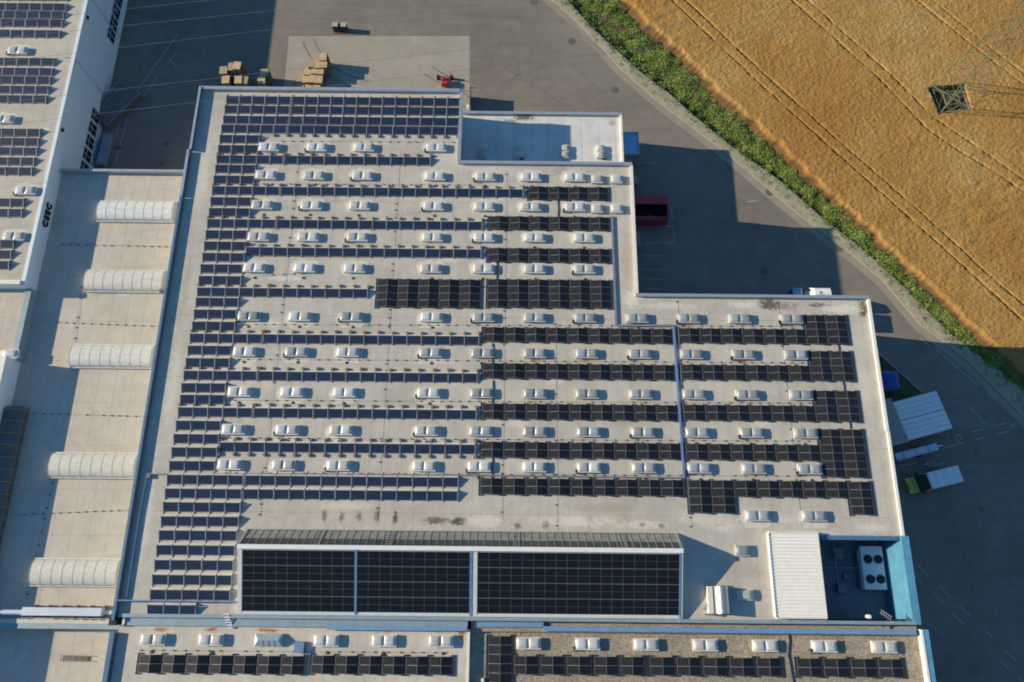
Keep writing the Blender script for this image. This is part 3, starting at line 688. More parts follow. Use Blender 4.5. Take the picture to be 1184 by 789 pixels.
# annex with white foil roof
ZA = 6.2
ann = thing('annex', 'low annex with white foil roof half in shade of the factory hall', 'building', (4, 57, 0))
MB().quad((XI1, YI1, ZA), (XI2 - .2, YI1, ZA), (XI2 - .2, 62.0, ZA), (XI1, 62.0, ZA)).build('roof', M['annexroof'], ann)
mb = MB(); wallbox(mb, [(XI1, YI1), (XI2 - .15, YI1), (XI2 - .15, 62.2), (XI1, 62.2)], 0, ZA); mb.build('wall', M['clad'], ann)
mb = MB(); mb.box(XI1 + .02, XI2 + .1, 62.0, 62.4, ZA - .5, ZA + .42, 0); mb.build('parapet', M['galv'], ann)
mb = MB(); mb.box(XI2 - .2, XI2 + .1, YI1 + .02, 61.98, ZA - .5, ZA + .42, 0); mb.build('parapet', M['whitecoping'], ann)
x, y = P(719, 178, 4.2); x1, y1 = P(738, 154, 4.2)
cn = thing('dock_canopy', 'square blue metal canopy on the east wall of the white annex', 'canopy', (x, y, 0))
mb = MB(); mb.box(XI2 - .1, x1, y, y1, 4.0, 4.2, 0); mb.box(x1 - .12, x1 + .02, y, y1, 4.2, 4.3, 1); mb.box(XI2 + .15, x1 + .02, y1, y1 + .12, 4.0, 4.3, 1); mb.box(XI2 + .15, x1, y - .1, y, 4.0, 4.28, 1); mb.build('canopy_roof', [M['skyblue'], M['galv']], cn)
for yy in (y + .2, y1 - .2): MB().bar((x1 - .2, yy, 0), (x1 - .2, yy, 4.0), .14).build('post', M['steel'], cn)

# strip hall with barrel rooflights
ZS = 6.6; XW = -60.3
st_ = thing('strip_hall', 'long low hall with five barrel rooflights between two higher halls', 'building', (-50, 24, 0))
MB().quad((XW, -3.6, ZS), (W_ - .3, -3.6, ZS), (W_ - .3, 52.0, ZS), (XW, 52.0, ZS)).build('roof', M['strip'], st_)
mb = MB(); wallbox(mb, [(XW, -3.6), (W_ - .3, -3.6), (W_ - .3, 52.3), (XW, 52.3)], 0, ZS); mb.build('wall', M['clad'], st_)
mb = MB(); mb.box(XW + .02, W_ - .65, 52.0, 52.35, ZS - .3, ZS + .75, 0); mb.build('parapet', M['galv'], st_)
mb = MB(); mb.box(-58.3, W_ - .7, -4.75, -3.62, ZS - 1, ZS + .45, 0); mb.box(-58.3, W_ - .7, -4.2, -3.75, ZS + .45, ZS + .52, 1); mb.build('parapet', [M['tealcoping'], M['pale_sheet']], st_)
for k, (xa, xb, yc) in enumerate([(P(a_, y_, 7.0)[0], P(b_, y_, 7.3)[0], P(100, y_, 7.35)[1]) for a_, b_, y_ in ((115, 200, 242), (100, 188, 323), (83.6, 175.5, 410.5), (59.5, 156, 537.5), (38, 135.5, 662))]):
    t = thing('barrel_rooflight', 'white barrel vault rooflight with seven dark ribs, %s from the north on the strip hall' % ORD[k + 1], 'rooflight', ((xa + xb) / 2, yc, ZS), 0, 'barrel rooflights on the strip hall')
    wd, ht, ns = 1.42, .72, 14; mb = MB(); L = (xb - xa) / 2
    prof = [(-wd * math.cos(PI * j / ns), .32 + ht * math.sin(PI * j / ns)) for j in range(ns + 1)]
    vs = [(s_ * (L - .0), p[0], p[1]) for s_ in (-1, 1) for p in prof]
    # rounded west end
    mb.add(vs, [(j, j + 1, ns + 2 + j, ns + 1 + j)[::-1] for j in range(ns)], 0, True)
    mb.add(vs[ns + 1:], [tuple(range(ns + 1))], 0); mb.add(vs[:ns + 1], [tuple(range(ns + 1))[::-1]], 0)
    mb.build('vault', M['barrel'], t, world=False)
    mb = MB()
    for j in range(9):
        xx = -L + 2 * L * j / 8
        for a0, a1 in zip(prof, prof[1:]): mb.bar((xx, a0[0] * 1.004, a0[1] + .012), (xx, a1[0] * 1.004, a1[1] + .012), .03, .014)
    for j in (2, 7, 12): mb.bar((-L, prof[j][0] * 1.003, prof[j][1] + .008), (L, prof[j][0] * 1.003, prof[j][1] + .008), .022, .02)
    mb.build('rib_frame', M['barrelrib'], t, world=False)
    MB().box(-L - .12, L + .12, -wd - .12, wd + .12, 0, .31).build('upstand', M['kerbwhite'], t, world=False)

# left hall
ZL = 9.0
lf = thing('left_hall', 'taller hall on the left with blue grey cladding and solar blocks on top', 'building', (-75, 80, 0))
MB().quad((-120, 35.6, ZL), (XW - .4, 35.6, ZL), (XW - .4, 125, ZL), (-120, 125, ZL)).build('roof', M['leftroof'], lf)
mb = MB(); wallbox(mb, [(-120, 35.0), (XW, 35.0), (XW, 125), (-120, 125)], 0, ZL - .05); mb.build('wall', M['cladlight'], lf)
mb = MB(); mb.box(XW - .42, XW + .03, 35.0, 125, ZL - .06, ZL + .1); mb.box(-120, XW - .43, 35.0, 35.55, ZL - .06, ZL + .35, 1); mb.build('parapet', [M['cladlight'], M['whitecoping']], lf)
for i in range(7):
    yc = 90.2 - 2.15 * i + .6
    wdw = MB().box(XW + .003, XW + .06, yc - .95, yc + .95, 1.35, 3.3).build('window', M['window'], lf)
    mb = MB()
    for yy in (-.96, 0, .96): mb.box(XW + .061, XW + .085, yc + yy - .025, yc + yy + .025, 1.3, 3.35)
    for zz in (1.3, 2.6, 3.3): mb.box(XW + .064, XW + .082, yc - .98, yc + .98, zz, zz + .05)
    mb.build('frame', M['cladlight'], wdw)
for i in range(5):
    yc = 64.0 - 2.15 * i
    wdw = MB().box(XW + .003, XW + .06, yc - .9, yc + .9, 1.2, 3.1).build('window', M['window'], lf)
    mb = MB()
    for yy in (-.9, 0, .9): mb.box(XW + .061, XW + .085, yc + yy - .025, yc + yy + .025, 1.15, 3.15)
    for zz in (1.15, 2.4, 3.1): mb.box(XW + .064, XW + .082, yc - .93, yc + .93, zz, zz + .05)
    mb.build('frame', M['cladlight'], wdw)
for y in (75.8, 57.5, 93): MB().box(XW + .003, XW + .25, y - .22, y + .22, 8.3, 8.65).build('scupper', M['dark'], lf)
for y in (79.2, 68.4): MB().box(XW + .002, XW + .03, y - .03, y + .03, 0, 8.9).build('cladding_joint', M['steel'], lf)
# letters on the wall above the strip hall
cu = bpy.data.curves.new('wall_letters', 'FONT'); cu.body = 'CEEC'; cu.size = 1.3; cu.extrude = .10; cu.align_x = 'CENTER'; cu.space_character = 1.15; cu.offset = .012
to = bpy.data.objects.new('wall_letters', cu); C.objects.link(to)
dg = bpy.context.evaluated_depsgraph_get(); me = bpy.data.meshes.new_from_object(to.evaluated_get(dg)); bpy.data.objects.remove(to)
me.materials.clear(); me.materials.append(M['dark'])
o = bpy.data.objects.new('wall_letters', me); C.objects.link(o); o.rotation_euler = (PI / 2, 0, PI / 2); o.location = (XW + .16, 45.2, 7.4)
tag(o, 'row of four black letters on the left hall wall above the strip roof', 'lettering')
# lower link south of the left hall and the taller block below it
lk = thing('link_block', 'low link block with pale roof between the left hall and the white parapet', 'building', (-70, 30, 0))
ZK = 7.6
MB().quad((-120, 25.8, ZK), (XW - .5, 25.8, ZK), (XW - .5, 34.99, ZK), (-120, 34.99, ZK)).build('roof', M['strip'], lk)
mb = MB(); mb.box(XW - .5, XW + .25, 25.8, 34.98, 5, ZK + .32); mb.build('parapet', M['tealcoping'], lk)
mb = MB(); mb.box(-120, XW - .52, 25.82, 26.9, ZK, ZK + .25); mb.build('cross_parapet', M['whitecoping'], lk)
sb = thing('corner_block', 'tall block with white sloped parapet at the left picture edge', 'building', (-70, 5, 0))
ZC = 9.3
MB().quad((-120, -30, ZC), (XW - .35, -30, ZC), (XW - .35, 25.5, ZC), (-120, 25.5, ZC)).build('roof', M['leftroof'], sb)
mb = MB(); wallbox(mb, [(-120, -30), (XW, -30), (XW, 25.78), (-120, 25.78)], 0, ZC - .05); mb.build('wall', M['cladlight'], sb)
mb = MB(); mb.box(XW - .7, XW + .04, -30, 25.8, ZC - .05, ZC + .2); mb.box(-120, XW - .71, 25.1, 25.8, ZC - .05, ZC + .2); mb.build('parapet', M['whitecoping'], sb)
x0 = XW + .1
gw = thing('gangway', 'dark glazed gangway with yellow hoops along the left wall', 'walkway', (-59, 8, ZS))
mb = MB(); mb.box(x0, x0 + 2.2, -2.5, 20.0, ZS + .02, ZS + .12, 0); mb.box(x0 + .05, x0 + 2.1, -2.4, 19.9, ZS + .12, ZS + 1.3, 1); mb.build('deck', [M['steel'], M['slate']], gw)
for k in range(16):
    y = 19.6 - 1.42 * k
    mb = MB(); pts = [(x0 + 2.25, y, ZS + .05), (x0 + 2.25, y, ZS + 1.1), (x0 + 1.7, y, ZS + 1.55), (x0 + .5, y, ZS + 1.65), (x0 + .05, y, ZS + 1.6)]
    for a, b2 in zip(pts, pts[1:]): mb.bar(a, b2, .065)
    mb.build('hoop', M['yellow'], gw)
mb = MB(); mb.bar((x0 + 2.3, -2.5, ZS + 1.05), (x0 + 2.3, 20, ZS + 1.05), .06); mb.bar((x0 + .2, 20.05, ZS + 1.2), (x0 + 2.3, 20.05, ZS + 1.2), .08); mb.build('handrail', M['steel'], gw)

# south-west low roof, duct, ladder
ZSW = 5.7
sw = thing('south_west_hall', 'low pale roof with a ladder lying on it at the bottom left', 'building', (-52, -15, 0))
MB().quad((XW - 10, -32, ZSW), (W_ - .8, -32, ZSW), (W_ - .8, -4.76, ZSW), (XW - 10, -4.76, ZSW)).build('roof', M['strip'], sw)
mb = MB(); wallbox(mb, [(XW - 10, -32), (W_ - .8, -32), (W_ - .8, -4.76), (XW - 10, -4.76)], 0, ZSW); mb.build('wall', M['clad'], sw)
a, b2 = P(25, 707, 7.9), P(117, 707, 7.9)
du = thing('duct', 'thick pale blue insulated duct lying on the strip hall roof', 'duct', (a[0], a[1], ZS))
mb = MB(); mb.box(a[0], b2[0], a[1] - .42, a[1] + .42, ZS + .55, ZS + 1.3); mb.build('jacket', M['ductblue'], du)
MB().tube([(a[0] - 30, a[1] - .1, ZS + .9), (a[0] + .1, a[1] - .1, ZS + .9)], .28, 12).build('pipe', M['ductblue'], du)
MB().box(b2[0], b2[0] + .9, a[1] - .25, a[1] + .15, ZS + .5, ZS + 1.0).build('end_box', M['whitecoping'], du)
for k in range(6):
    xx = a[0] + .8 + k * 1.55; MB().bar((xx, a[1] - .7, ZS + .25), (xx, a[1] + .65, ZS + .25), .14, .5).build('foot', M['ballast'], du)
a = P(70, 761, ZSW); b2 = P(110, 761, ZSW)
ld = thing('ladder', 'grey aluminium ladder lying flat on the bottom left roof', 'ladder', (a[0], a[1], ZSW))
mb = MB(); Lx = b2[0] - a[0]
mb.bar((0, .28, .1), (Lx, .22, .1), .07); mb.bar((0, -.28, .1), (Lx, -.3, .1), .07); mb.build('rails', M['steel'], ld, world=False)
mb = MB()
for k in range(6): mb.bar((.1 + k * .27, -.28, .1), (.1 + k * .27, .28, .1), .06)
mb.build('rungs', M['steel'], ld, world=False)
MB().box(1.75, 3.1, -.26, .24, .05, .13).build('platform', M['woodgap'], ld, world=False)
# south halls
ZH = 11.2
sh = thing('south_hall', 'pale roofed hall along the bottom edge left of the gravel roof', 'building', (-22, -15, 0))
MB().quad((-40.9, -30, ZH), (-4.25, -30, ZH), (-4.25, -4.15, ZH), (-40.9, -4.15, ZH)).build('roof', M['southroof'], sh)
mb = MB(); wallbox(mb, [(-40.9, -30), (-4.25, -30), (-4.25, -4.15), (-40.9, -4.15)], 0, ZH); mb.build('wall', M['clad'], sh)
mb = MB(); mb.box(-41.55, -41.05, -30, -4.8, ZH - .6, ZH + .5); mb.build('parapet', M['bluewall'], sh)
mb = MB(); mb.box(-4.3, -4.1, -30, -4.16, ZH - .6, ZH + .10); mb.build('east_coping', M['whitecoping'], sh)
gh = thing('gravel_roof_hall', 'hall with a brown gravel roof along the bottom right edge', 'building', (20, -15, 0))
ZG = 10.7
MB().quad((-4.08, -30, ZG), (43.1, -30, ZG), (43.1, -4.4, ZG), (-4.08, -4.4, ZG)).build('roof', M['gravelroof'], gh)
mb = MB(); wallbox(mb, [(-4.08, -30), (43.4, -30), (43.4, -4.4), (-4.08, -4.4)], 0, ZG); mb.build('wall', M['clad'], gh)
mb = MB(); mb.box(43.1, 43.35, -30, -3.75, ZG - .4, ZG + .75); mb.build('parapet', M['whitecoping'], gh)
mb = MB(); mb.box(43.36, 43.95, -30, -3.75, ZG - 1, ZG + .70); mb.build('eaves', M['cyan'], gh)
# gutters between the halls
mb = MB(); mb.box(-40.3, -4.35, -4.12, SS - .31, ZR - 1.2, ZR - .05, 0); mb.box(-19.0, -4.4, -4.35, -3.9, ZR - .04, ZR + .16, 1); mb.build('valley_gutter', [M['tealcoping'], M['bluecoping']], sh)
mb = MB(); mb.box(-4.0, 42.9, -4.39, SS - .31, ZR - 1.4, ZR - .45, 0)
mb.build('gravel_margin', M['gravelroof'], gh)
a = P(800, 728.6, 11.35)
mb = MB(); mb.box(3.6, 42.7, a[1] - .26, a[1] + .22, ZG - .1, ZR - .15); mb.box(-3.4, 3.59, a[1] + .12, a[1] + .62, ZG - .1, ZR - .14); mb.build('blue_coping', M['bluecoping'], gh)
a = P(264, 718, 11.6); ld = thing('roof_ladder', 'short white step ladder bridging the gutter above the south hall', 'ladder', (a[0], a[1], ZR - .3))
mb = MB()
for s_ in (-.22, .26): mb.bar((s_ - .25, .7, .65), (s_ + .2, -.75, .12), .07)
for k in range(6): mb.bar((-.46 + k * .09, .65 - k * .27, .65 - k * .1), (.05 + k * .09, .65 - k * .27, .65 - k * .1), .12, .05)
mb.build('steps', M['white'], ld, world=False)

# white corrugated canopy next to the pit
cp = thing('sheet_canopy', 'cream ribbed sheet metal roof beside the sunken plant pit', 'canopy', (30.6, 1.4, ZR))
mb = MB(); x0, x1, y0, y1 = 27.95, 33.25, SS + .3, 5.95; nn_ = 24
for i in range(nn_):
    a0 = y0 + (y1 - y0) * i / nn_; pt = (y1 - y0) / nn_
    mb.slab((x0, a0, ZR + .45), (x1, a0, ZR + .55), (x1, a0 + pt * .6, ZR + .55), (x0, a0 + pt * .6, ZR + .45), .02)
    mb.slab((x0, a0 + pt * .62, ZR + .52), (x1, a0 + pt * .62, ZR + .62), (x1, a0 + pt * .98, ZR + .62), (x0, a0 + pt * .98, ZR + .52), .09)
mb.build('ribbed_sheet', M['canopy'], cp)
mb = MB(); mb.box(x0 - .12, x0 - .02, y0, y1, ZR + .01, ZR + .56); mb.box(x0, x1, y1 + .02, y1 + .12, ZR + .01, ZR + .60); mb.box(x0, x1, y0 - .12, y0 - .02, ZR + .01, ZR + .56); mb.build('edge_trim', M['whitecoping'], cp)
# chiller in the pit
ch = thing('chiller', 'white rooftop chiller with four black fans in the blue pit', 'chiller', (40.25, 2.5, zf))
mb = MB(); mb.box(-1.2, 1.25, -2.3, 2.3, .25, 1.9); mb.build('housing', M['white'], ch, world=False)
mb = MB(); mb.box(-1.36, -1.22, -2.2, 2.1, .3, 1.2); mb.box(-1.36, -1.22, 1.9, 2.3, 1.2, 1.9); mb.build('side_tray', M['steel'], ch, world=False)
for fx in (-.48, .66):
    for fy in (.9, -1.2):
        f = MB().disc(fx, fy, 1.9, 2.02, .47, 20, 0, 1).build('fan', [M['dark'], M['dark']], ch, world=False)
        mb = MB()
        for k in range(5):
            a0 = k * 2 * PI / 5 + fx; mb.slab((fx, fy, 2.026), (fx + .38 * math.cos(a0), fy + .38 * math.sin(a0), 2.03), (fx + .38 * math.cos(a0 + .5), fy + .38 * math.sin(a0 + .5), 2.04), (fx + .02, fy + .02, 2.03), .01)
        mb.build('blades', M['blackrail'], f, world=False)
for k in range(4): MB().box(-1.0 + (k % 2) * 1.8, -.8 + (k % 2) * 1.8, -2.1 + (k // 2) * 3.9, -1.8 + (k // 2) * 3.9, 0, .25).build('foot', M['steel'], ch, world=False)
# pipes in the pit
mb = MB()
mb.tube([(34.2, 2.5, 8.0), (38.8, 2.5, 8.0)], .10, 6); mb.tube([(36.4, 5.2, 8.05), (36.4, .2, 8.05)], .1, 6)
o = mb.build('pit_pipe', M['steel']); tag(o, 'crossing grey pipes beside the chiller in the pit', 'pipe')
for d, px, py, sx, sy in [('northernmost', 972, 640, .9, 1.2), ('middle', 980, 667, .5, .5), ('southern', 975, 680, .9, 1.0)]:
    x, y = P(px, py, 7.8); o = MB().box(x - sx / 2, x + sx / 2, y - sy / 2, y + sy / 2, zf + .05, zf + .7).build('pump_unit', M['steel']); tag(o, 'dark pump box on the pit floor, %s of three' % d, 'pump', 'pump boxes on the pit floor')
a, b2 = P3(1018, 707, 11.9), P3(1031, 715.5, 12.0)
mb = MB()
for s_ in (-.16, .16): mb.bar((a[0] + s_ * .5, a[1] + s_, a[2]), (b2[0] + s_ * .5, b2[1] + s_, b2[2]), .06)
for k in range(5): t = (k + .5) / 5; mb.bar((a[0] * (1 - t) + b2[0] * t - .08, a[1] * (1 - t) + b2[1] * t - .16, 11.9 + .1 * t), (a[0] * (1 - t) + b2[0] * t + .08, a[1] * (1 - t) + b2[1] * t + .16, 11.9 + .1 * t), .05)
o = mb.build('access_ladder', M['alu']); tag(o, 'small ladder leaning over the south rim of the pit', 'ladder')
a = P(1024, 721, 11.5); ho = thing('rail_bracket', 'dark clamp bracket with hose on the coping south of the pit', 'bracket', (a[0], a[1], ZR - .14))
mb = MB(); mb.box(-.45, .45, -.12, .12, 0, .16); mb.bar((-.4, -.4, .1), (.2, .4, .35), .1); mb.build('clamp', M['blackrail'], ho, world=False)
mb = MB(); mb.tube([(.3, .1, .2), (1.0, .45, .5), (1.9, .35, .35), (2.5, .5, .45)], .07, 6); mb.build('hose', M['blackrail'], ho, world=False)

# silver ventilation drum
a = P(832, 695, 12.0)
dr = thing('ventilation_drum', 'silver half round ventilation drum at the south roof edge', 'vent unit', (a[0], a[1] + .1, ZR))
mb = MB(); ns = 14; Lh = 1.35
prof = [(-.55 + .75 - .85 * math.cos(PI * j / ns), .25 + 1.15 * math.sin(PI * j / ns)) for j in range(ns + 1)]
vs = [(p[0], s_ * Lh, p[1]) for s_ in (-1, 1) for p in prof]
mb.add(vs, [(j, j + 1, ns + 2 + j, ns + 1 + j) for j in range(ns)], 0, True); mb.add(vs[:ns + 1], [tuple(range(ns + 1))], 0); mb.add(vs[ns + 1:], [tuple(range(ns + 1))[::-1]], 0)
mb.build('drum', M['silver'], dr, world=False)
MB().box(-1.25, -.72, -Lh, Lh, 0, .75).build('inlet_box', M['kerbwhite'], dr, world=False)
MB().box(-.75, 1.15, -Lh - .1, Lh + .1, 0, .24).build('base_frame', M['ballast'], dr, world=False)
mb = MB(); mb.bar((-1.6, -1.0, .05), (-1.2, -.3, .4), .08); mb.bar((-1.5, -1.45, .1), (.3, -1.6, .1), .15); mb.build('cable_clutter', M['steel'], dr, world=False)
a = P(862, 688, 11.9); vb = thing('vent_box', 'small pale dome box right of the silver drum', 'vent unit', (a[0], a[1], ZR))
MB().box(-.85, .85, -.55, .55, 0, .35).build('upstand', M['kerbwhite'], vb, world=False); MB().pillow(-.8, .8, -.5, .5, .35, .2).build('dome', M['domewhite'], vb, world=False)

# sawtooth roof light
YR, ZT = 4.05, 14.0; x0, x1 = -28.45, 18.05; YS, YN = SS + .08, 5.75
sa = thing('sawtooth_rooflight', 'long sawtooth rooflight with grey glazing on its north side', 'rooflight', (-5, 1.4, ZR))
SA = YS + .1; 
def slope(y): return ZR + .22 + (ZT - ZR - .22) * (y - YS) / (YR - YS)
mb = MB(); mb.quad((x0, YS, slope(YS)), (x1, YS, slope(YS)), (x1, YR, ZT), (x0, YR, ZT), 0)
mb.quad((x0, YS, ZR), (x1, YS, ZR), (x1, YS, slope(YS)), (x0, YS, slope(YS)), 1)
for xx, fl in ((x0, 0), (x1, 1)):
    tri = [(xx, YS, ZR), (xx, YN, ZR), (xx, YR, ZT), (xx, YS, slope(YS))]; mb.add(tri, [(0, 1, 2, 3) if fl else (3, 2, 1, 0)], 1)
mb.build('shell', [M['cladlight'], M['cladlight']], sa)
mb = MB(); mb.box(x0 - .1, x1 + .1, YR - .42, YR + .05, ZT - .02, ZT + .08); mb.build('ridge_cap', M['white'], sa)
mb = MB()
for xa, xb in ((x0 - .05, x0 + .4), (x1 - .1, x1 + .08)): mb.slab((xa, YS, slope(YS) + .06), (xb, YS, slope(YS) + .06), (xb, YR - .43, slope(YR - .43) + .06), (xa, YR - .43, slope(YR - .43) + .06), .05)
xg = P(547.5, 672, 12.8)[0]
mb.slab((xg - .12, YS, slope(YS) + .06), (xg + .38, YS, slope(YS) + .06), (xg + .38, YR - .43, slope(YR - .43) + .06), (xg - .12, YR - .43, slope(YR - .43) + .06), .05)
mb.slab((x0 + .41, YS - .03, slope(YS) + .05), (x1 - .11, YS - .03, slope(YS) + .05), (x1 - .11, YS + .22, slope(YS + .22) + .05), (x0 + .41, YS + .22, slope(YS + .22) + .05), .05)
mb.build('edge_flashing', M['kerbwhite'], sa)
xd1 = P(411.5, 672, 12.8)[0]
for xx, ww in ((xd1, .22), (xg - .26, .26), (x1 - .2, .16)):
  mb = MB(); mb.slab((xx - ww / 2, YS + .05, slope(YS + .05) + .10), (xx + ww / 2, YS + .05, slope(YS + .05) + .10), (xx + ww / 2, YR - .43, slope(YR - .43) + .10), (xx - ww / 2, YR - .43, slope(YR - .43) + .10), .03)
  mb.build('cable_channel', M['bluepipe'], sa)
nb = 56
def ng(t): return (YR + .06 + (YN - YR - .06) * t, ZT - (ZT - ZR - .02) * t)
mb = MB(); u0, u1, u2 = ng(.02), ng(.42), ng(1.)
xi0, xi1 = x0 + .1, x1 - .1
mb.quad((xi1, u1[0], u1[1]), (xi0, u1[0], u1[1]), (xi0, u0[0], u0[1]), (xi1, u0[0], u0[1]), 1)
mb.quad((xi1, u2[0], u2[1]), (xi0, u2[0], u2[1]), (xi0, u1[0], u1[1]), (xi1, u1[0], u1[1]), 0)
mb.build('glazing', [M['glassgrey'], M['glassdark']], sa)
mb = MB()
for k in range(nb + 1):
    xx = xi0 + (xi1 - xi0) * k / nb; mb.bar((xx, u0[0], u0[1] + .03), (xx, u2[0], u2[1] + .03), .05, .05)
for xx in (x0 + .02, x1 - .02): mb.bar((xx, u0[0] - .05, u0[1] + .06), (xx, u2[0] + .05, u2[1] + .06), .26, .06)
mb.bar((x0, u2[0] + .04, ZR + .06), (x1, u2[0] + .04, ZR + .06), .1)
mb.build('glazing_bars', M['halfline'], sa)
for px in (370, 452, 597, 720):
    xx = P(px, 622, 12.6)[0]; mb = MB()
    for s_ in (-.3, .3): mb.bar((xx + s_, u0[0], u0[1] + .1), (xx + s_, u2[0], u2[1] + .1), .05, .05)
    for k in range(6): t = .1 + k * .16; q = ng(t); mb.bar((xx - .3, q[0], q[1] + .1), (xx + .3, q[0], q[1] + .1), .05, .05)
    mb.build('glazing_ladder', M['alu'], sa)

# ================================================================== SOLAR ROWS
PWD, PITCH = 1.615, 1.683
mb = MB(); mb.slab((0, 0, .12), (PWD, 0, .12), (PWD, .97, .45), (0, .97, .45), .04, 0, 1)
for (xa, xb, ya, yb) in ((0, PWD, 0, .022), (0, PWD, .948, .97), (0, .022, .022, .948), (PWD - .022, PWD, .022, .948)):
    za, zb = .12 + .33 * ya / .97 + .004, .12 + .33 * yb / .97 + .004; mb.slab((xa, ya, za), (xb, ya, za), (xb, yb, zb), (xa, yb, zb), .012, 1)
BLUE = mb.mesh('blue_panel', [M['pvblue'], M['alu']])
mb = MB(); mb.disc(0, 0, 0, .20, .21, 9, 0); mb.disc(.02, .03, .20, .24, .15, 8, 0); FOOT = mb.mesh('ballast_block', [M['ballast']])
def blue_row(name, px_l, y_top, y_bot, n, label, feet, zr=ZR, gap5=True, rail_back=.55, px_x=None, feet_s=False, group='blue solar rows on the factory hall', mirror=False, deflector=True):
    x, y = P(px_l, y_bot, zr + .12)
    t = thing('solar_row', label, 'solar row', (x, y, zr), 0, group)
    xs = []; cx = 0
    for k in range(n):
        if gap5 and k == 5 and n > 5: cx += .17
        xs.append(cx); cx += PITCH
    if mirror: xs = [-q - PWD for q in xs]
    for q in xs: inst('solar_panel', BLUE, t, (q, random.uniform(-.012, .012), 0), (random.uniform(-.03, .03), random.uniform(-.008, .008), random.uniform(-.004, .004)))
    mb = MB(); ends = sorted(set([round(q + PWD + (PITCH - PWD) / 2, 3) for q in xs] + [round(q - (PITCH - PWD) / 2, 3) for q in xs]))
    for e in ends:
        mb.bar((e, -.08, .085), (e, 1.0, .44), .062, .05); mb.bar((e, 1.0, .45), (e, 1.02, .02), .06, .05); mb.bar((e, -.12, .03), (e, 1.0 + rail_back, .03), .07, .05)
    xa, xb = min(xs), max(xs) + PWD
    mb.box(xa, xb, .97, 1.01, .20, .26)
    mb.build('support_frame', M['alu'], t, world=False)
    if deflector:
        mb = MB()
        for q in xs: mb.slab((q + .02, .99, .42), (q + PWD - .02, .99, .42), (q + PWD - .02, 1.2, .10), (q + .02, 1.2, .10), .01)
        mb.box(xa, xb, 1.19, 1.22, .04, .10)
        mb.build('wind_deflector', M['backsheet'], t, world=False)
    if feet:
        for i, e in enumerate(ends):
            inst('ballast_block', FOOT, t, (e + .04, 1.42 + random.uniform(-.05, .05), .0), (0, 0, random.uniform(0, 3)))
            if feet_s: inst('ballast_block', FOOT, t, (e + .03, -.32, 0), (0, 0, random.uniform(0, 3)))
            elif i % 2 == 0 and random.random() < .5: pass
    return t
SHORT = [(254, 156.4, 165.2), (252.4, 168.2, 177), (249, 191, 199.8), (247, 203.5, 212.3), (243.6, 228.6, 237.4), (241.7, 241, 250), (238, 266.8, 275.9), (236, 279.8, 288.9), (234.3, 293.1, 302.1), (232, 306.5, 315.4), (230, 319.8, 328.9), (226.5, 345.5, 354.2), (224.3, 358.7, 368), (222.2, 372.9, 381.9), (217.2, 400.9, 409.9), (215, 415.1, 424.3), (209.9, 444, 453.4), (208.5, 457.6, 466.9), (203.6, 487.7, 497), (201, 502.9, 512.5), (198.5, 518.4, 528), (196, 534, 543.8)]
LONG = [(261.7, 111.1, 120.1, 18, 0), (260, 122.6, 131, 18, 0), (258.3, 134.4, 142.9, 18, 0), (256, 144.9, 153.3, 18, 2), (250.7, 180.4, 188.8, 496.6, 1), (245.3, 216, 224.8, 604, 1), (239.7, 253.9, 262.9, 555, 1), (284.5, 286.5, 295.6, 554.5, 1), (228, 333.3, 342.4, 423.6, 1), (219.7, 386.8, 395.9, 551.5, 1), (212.6, 429.7, 439, 549.8, 1), (206.1, 472.6, 481.6, 548.9, 1), (254, 512.5, 522.1, 547.5, 3), (193.4, 549.7, 559.8, 529.4, 0), (190.9, 565.7, 575.8, 528.6, 0)]
FIVE = [(188.9, 581.5, 591.6), (186.4, 597.9, 608), (183.9, 614.4, 624.4), (181.1, 631.5, 641.5), (178.8, 648.5, 658.7), (176.3, 666, 675.9), (173.7, 683.2, 693.3), (170.7, 700.4, 710.9)]
for k, (x, a, b2) in enumerate(SHORT):
    blue_row('solar_row', x, a, b2, 3, 'short row of three blue panels by west roof edge, %s short row from north' % ORD[k + 1], False)
for k, (x, a, b2, e, ft) in enumerate(LONG):
    n = e if e < 30 else int(round((P(e, (a + b2) / 2, ZR)[0] - P(x, (a + b2) / 2, ZR)[0]) / PITCH))
    t = blue_row('solar_row', x, a, b2, n, 'long row of %s blue panels on main roof, %s long row from north' % (NUM[n] if n <= 20 else 'over twenty', ORD[k + 1]), ft in (1, 3), ZR, x < 270 and x != 254, .55, None, ft == 3)
    if ft == 2:
        for i in range(4, 19): inst('ballast_block', FOOT, t, (i * PITCH + .1, -.3, 0))
for k, (x, a, b2) in enumerate(FIVE):
    n = 3 if k == 7 else 5
    blue_row('solar_row', x, a, b2, n, ('row of three blue panels nearest the south-west roof corner' if n == 3 else 'row of five blue panels left of the sawtooth rooflight, %s from north' % ORD[k + 1]), False, ZR, False, .75)
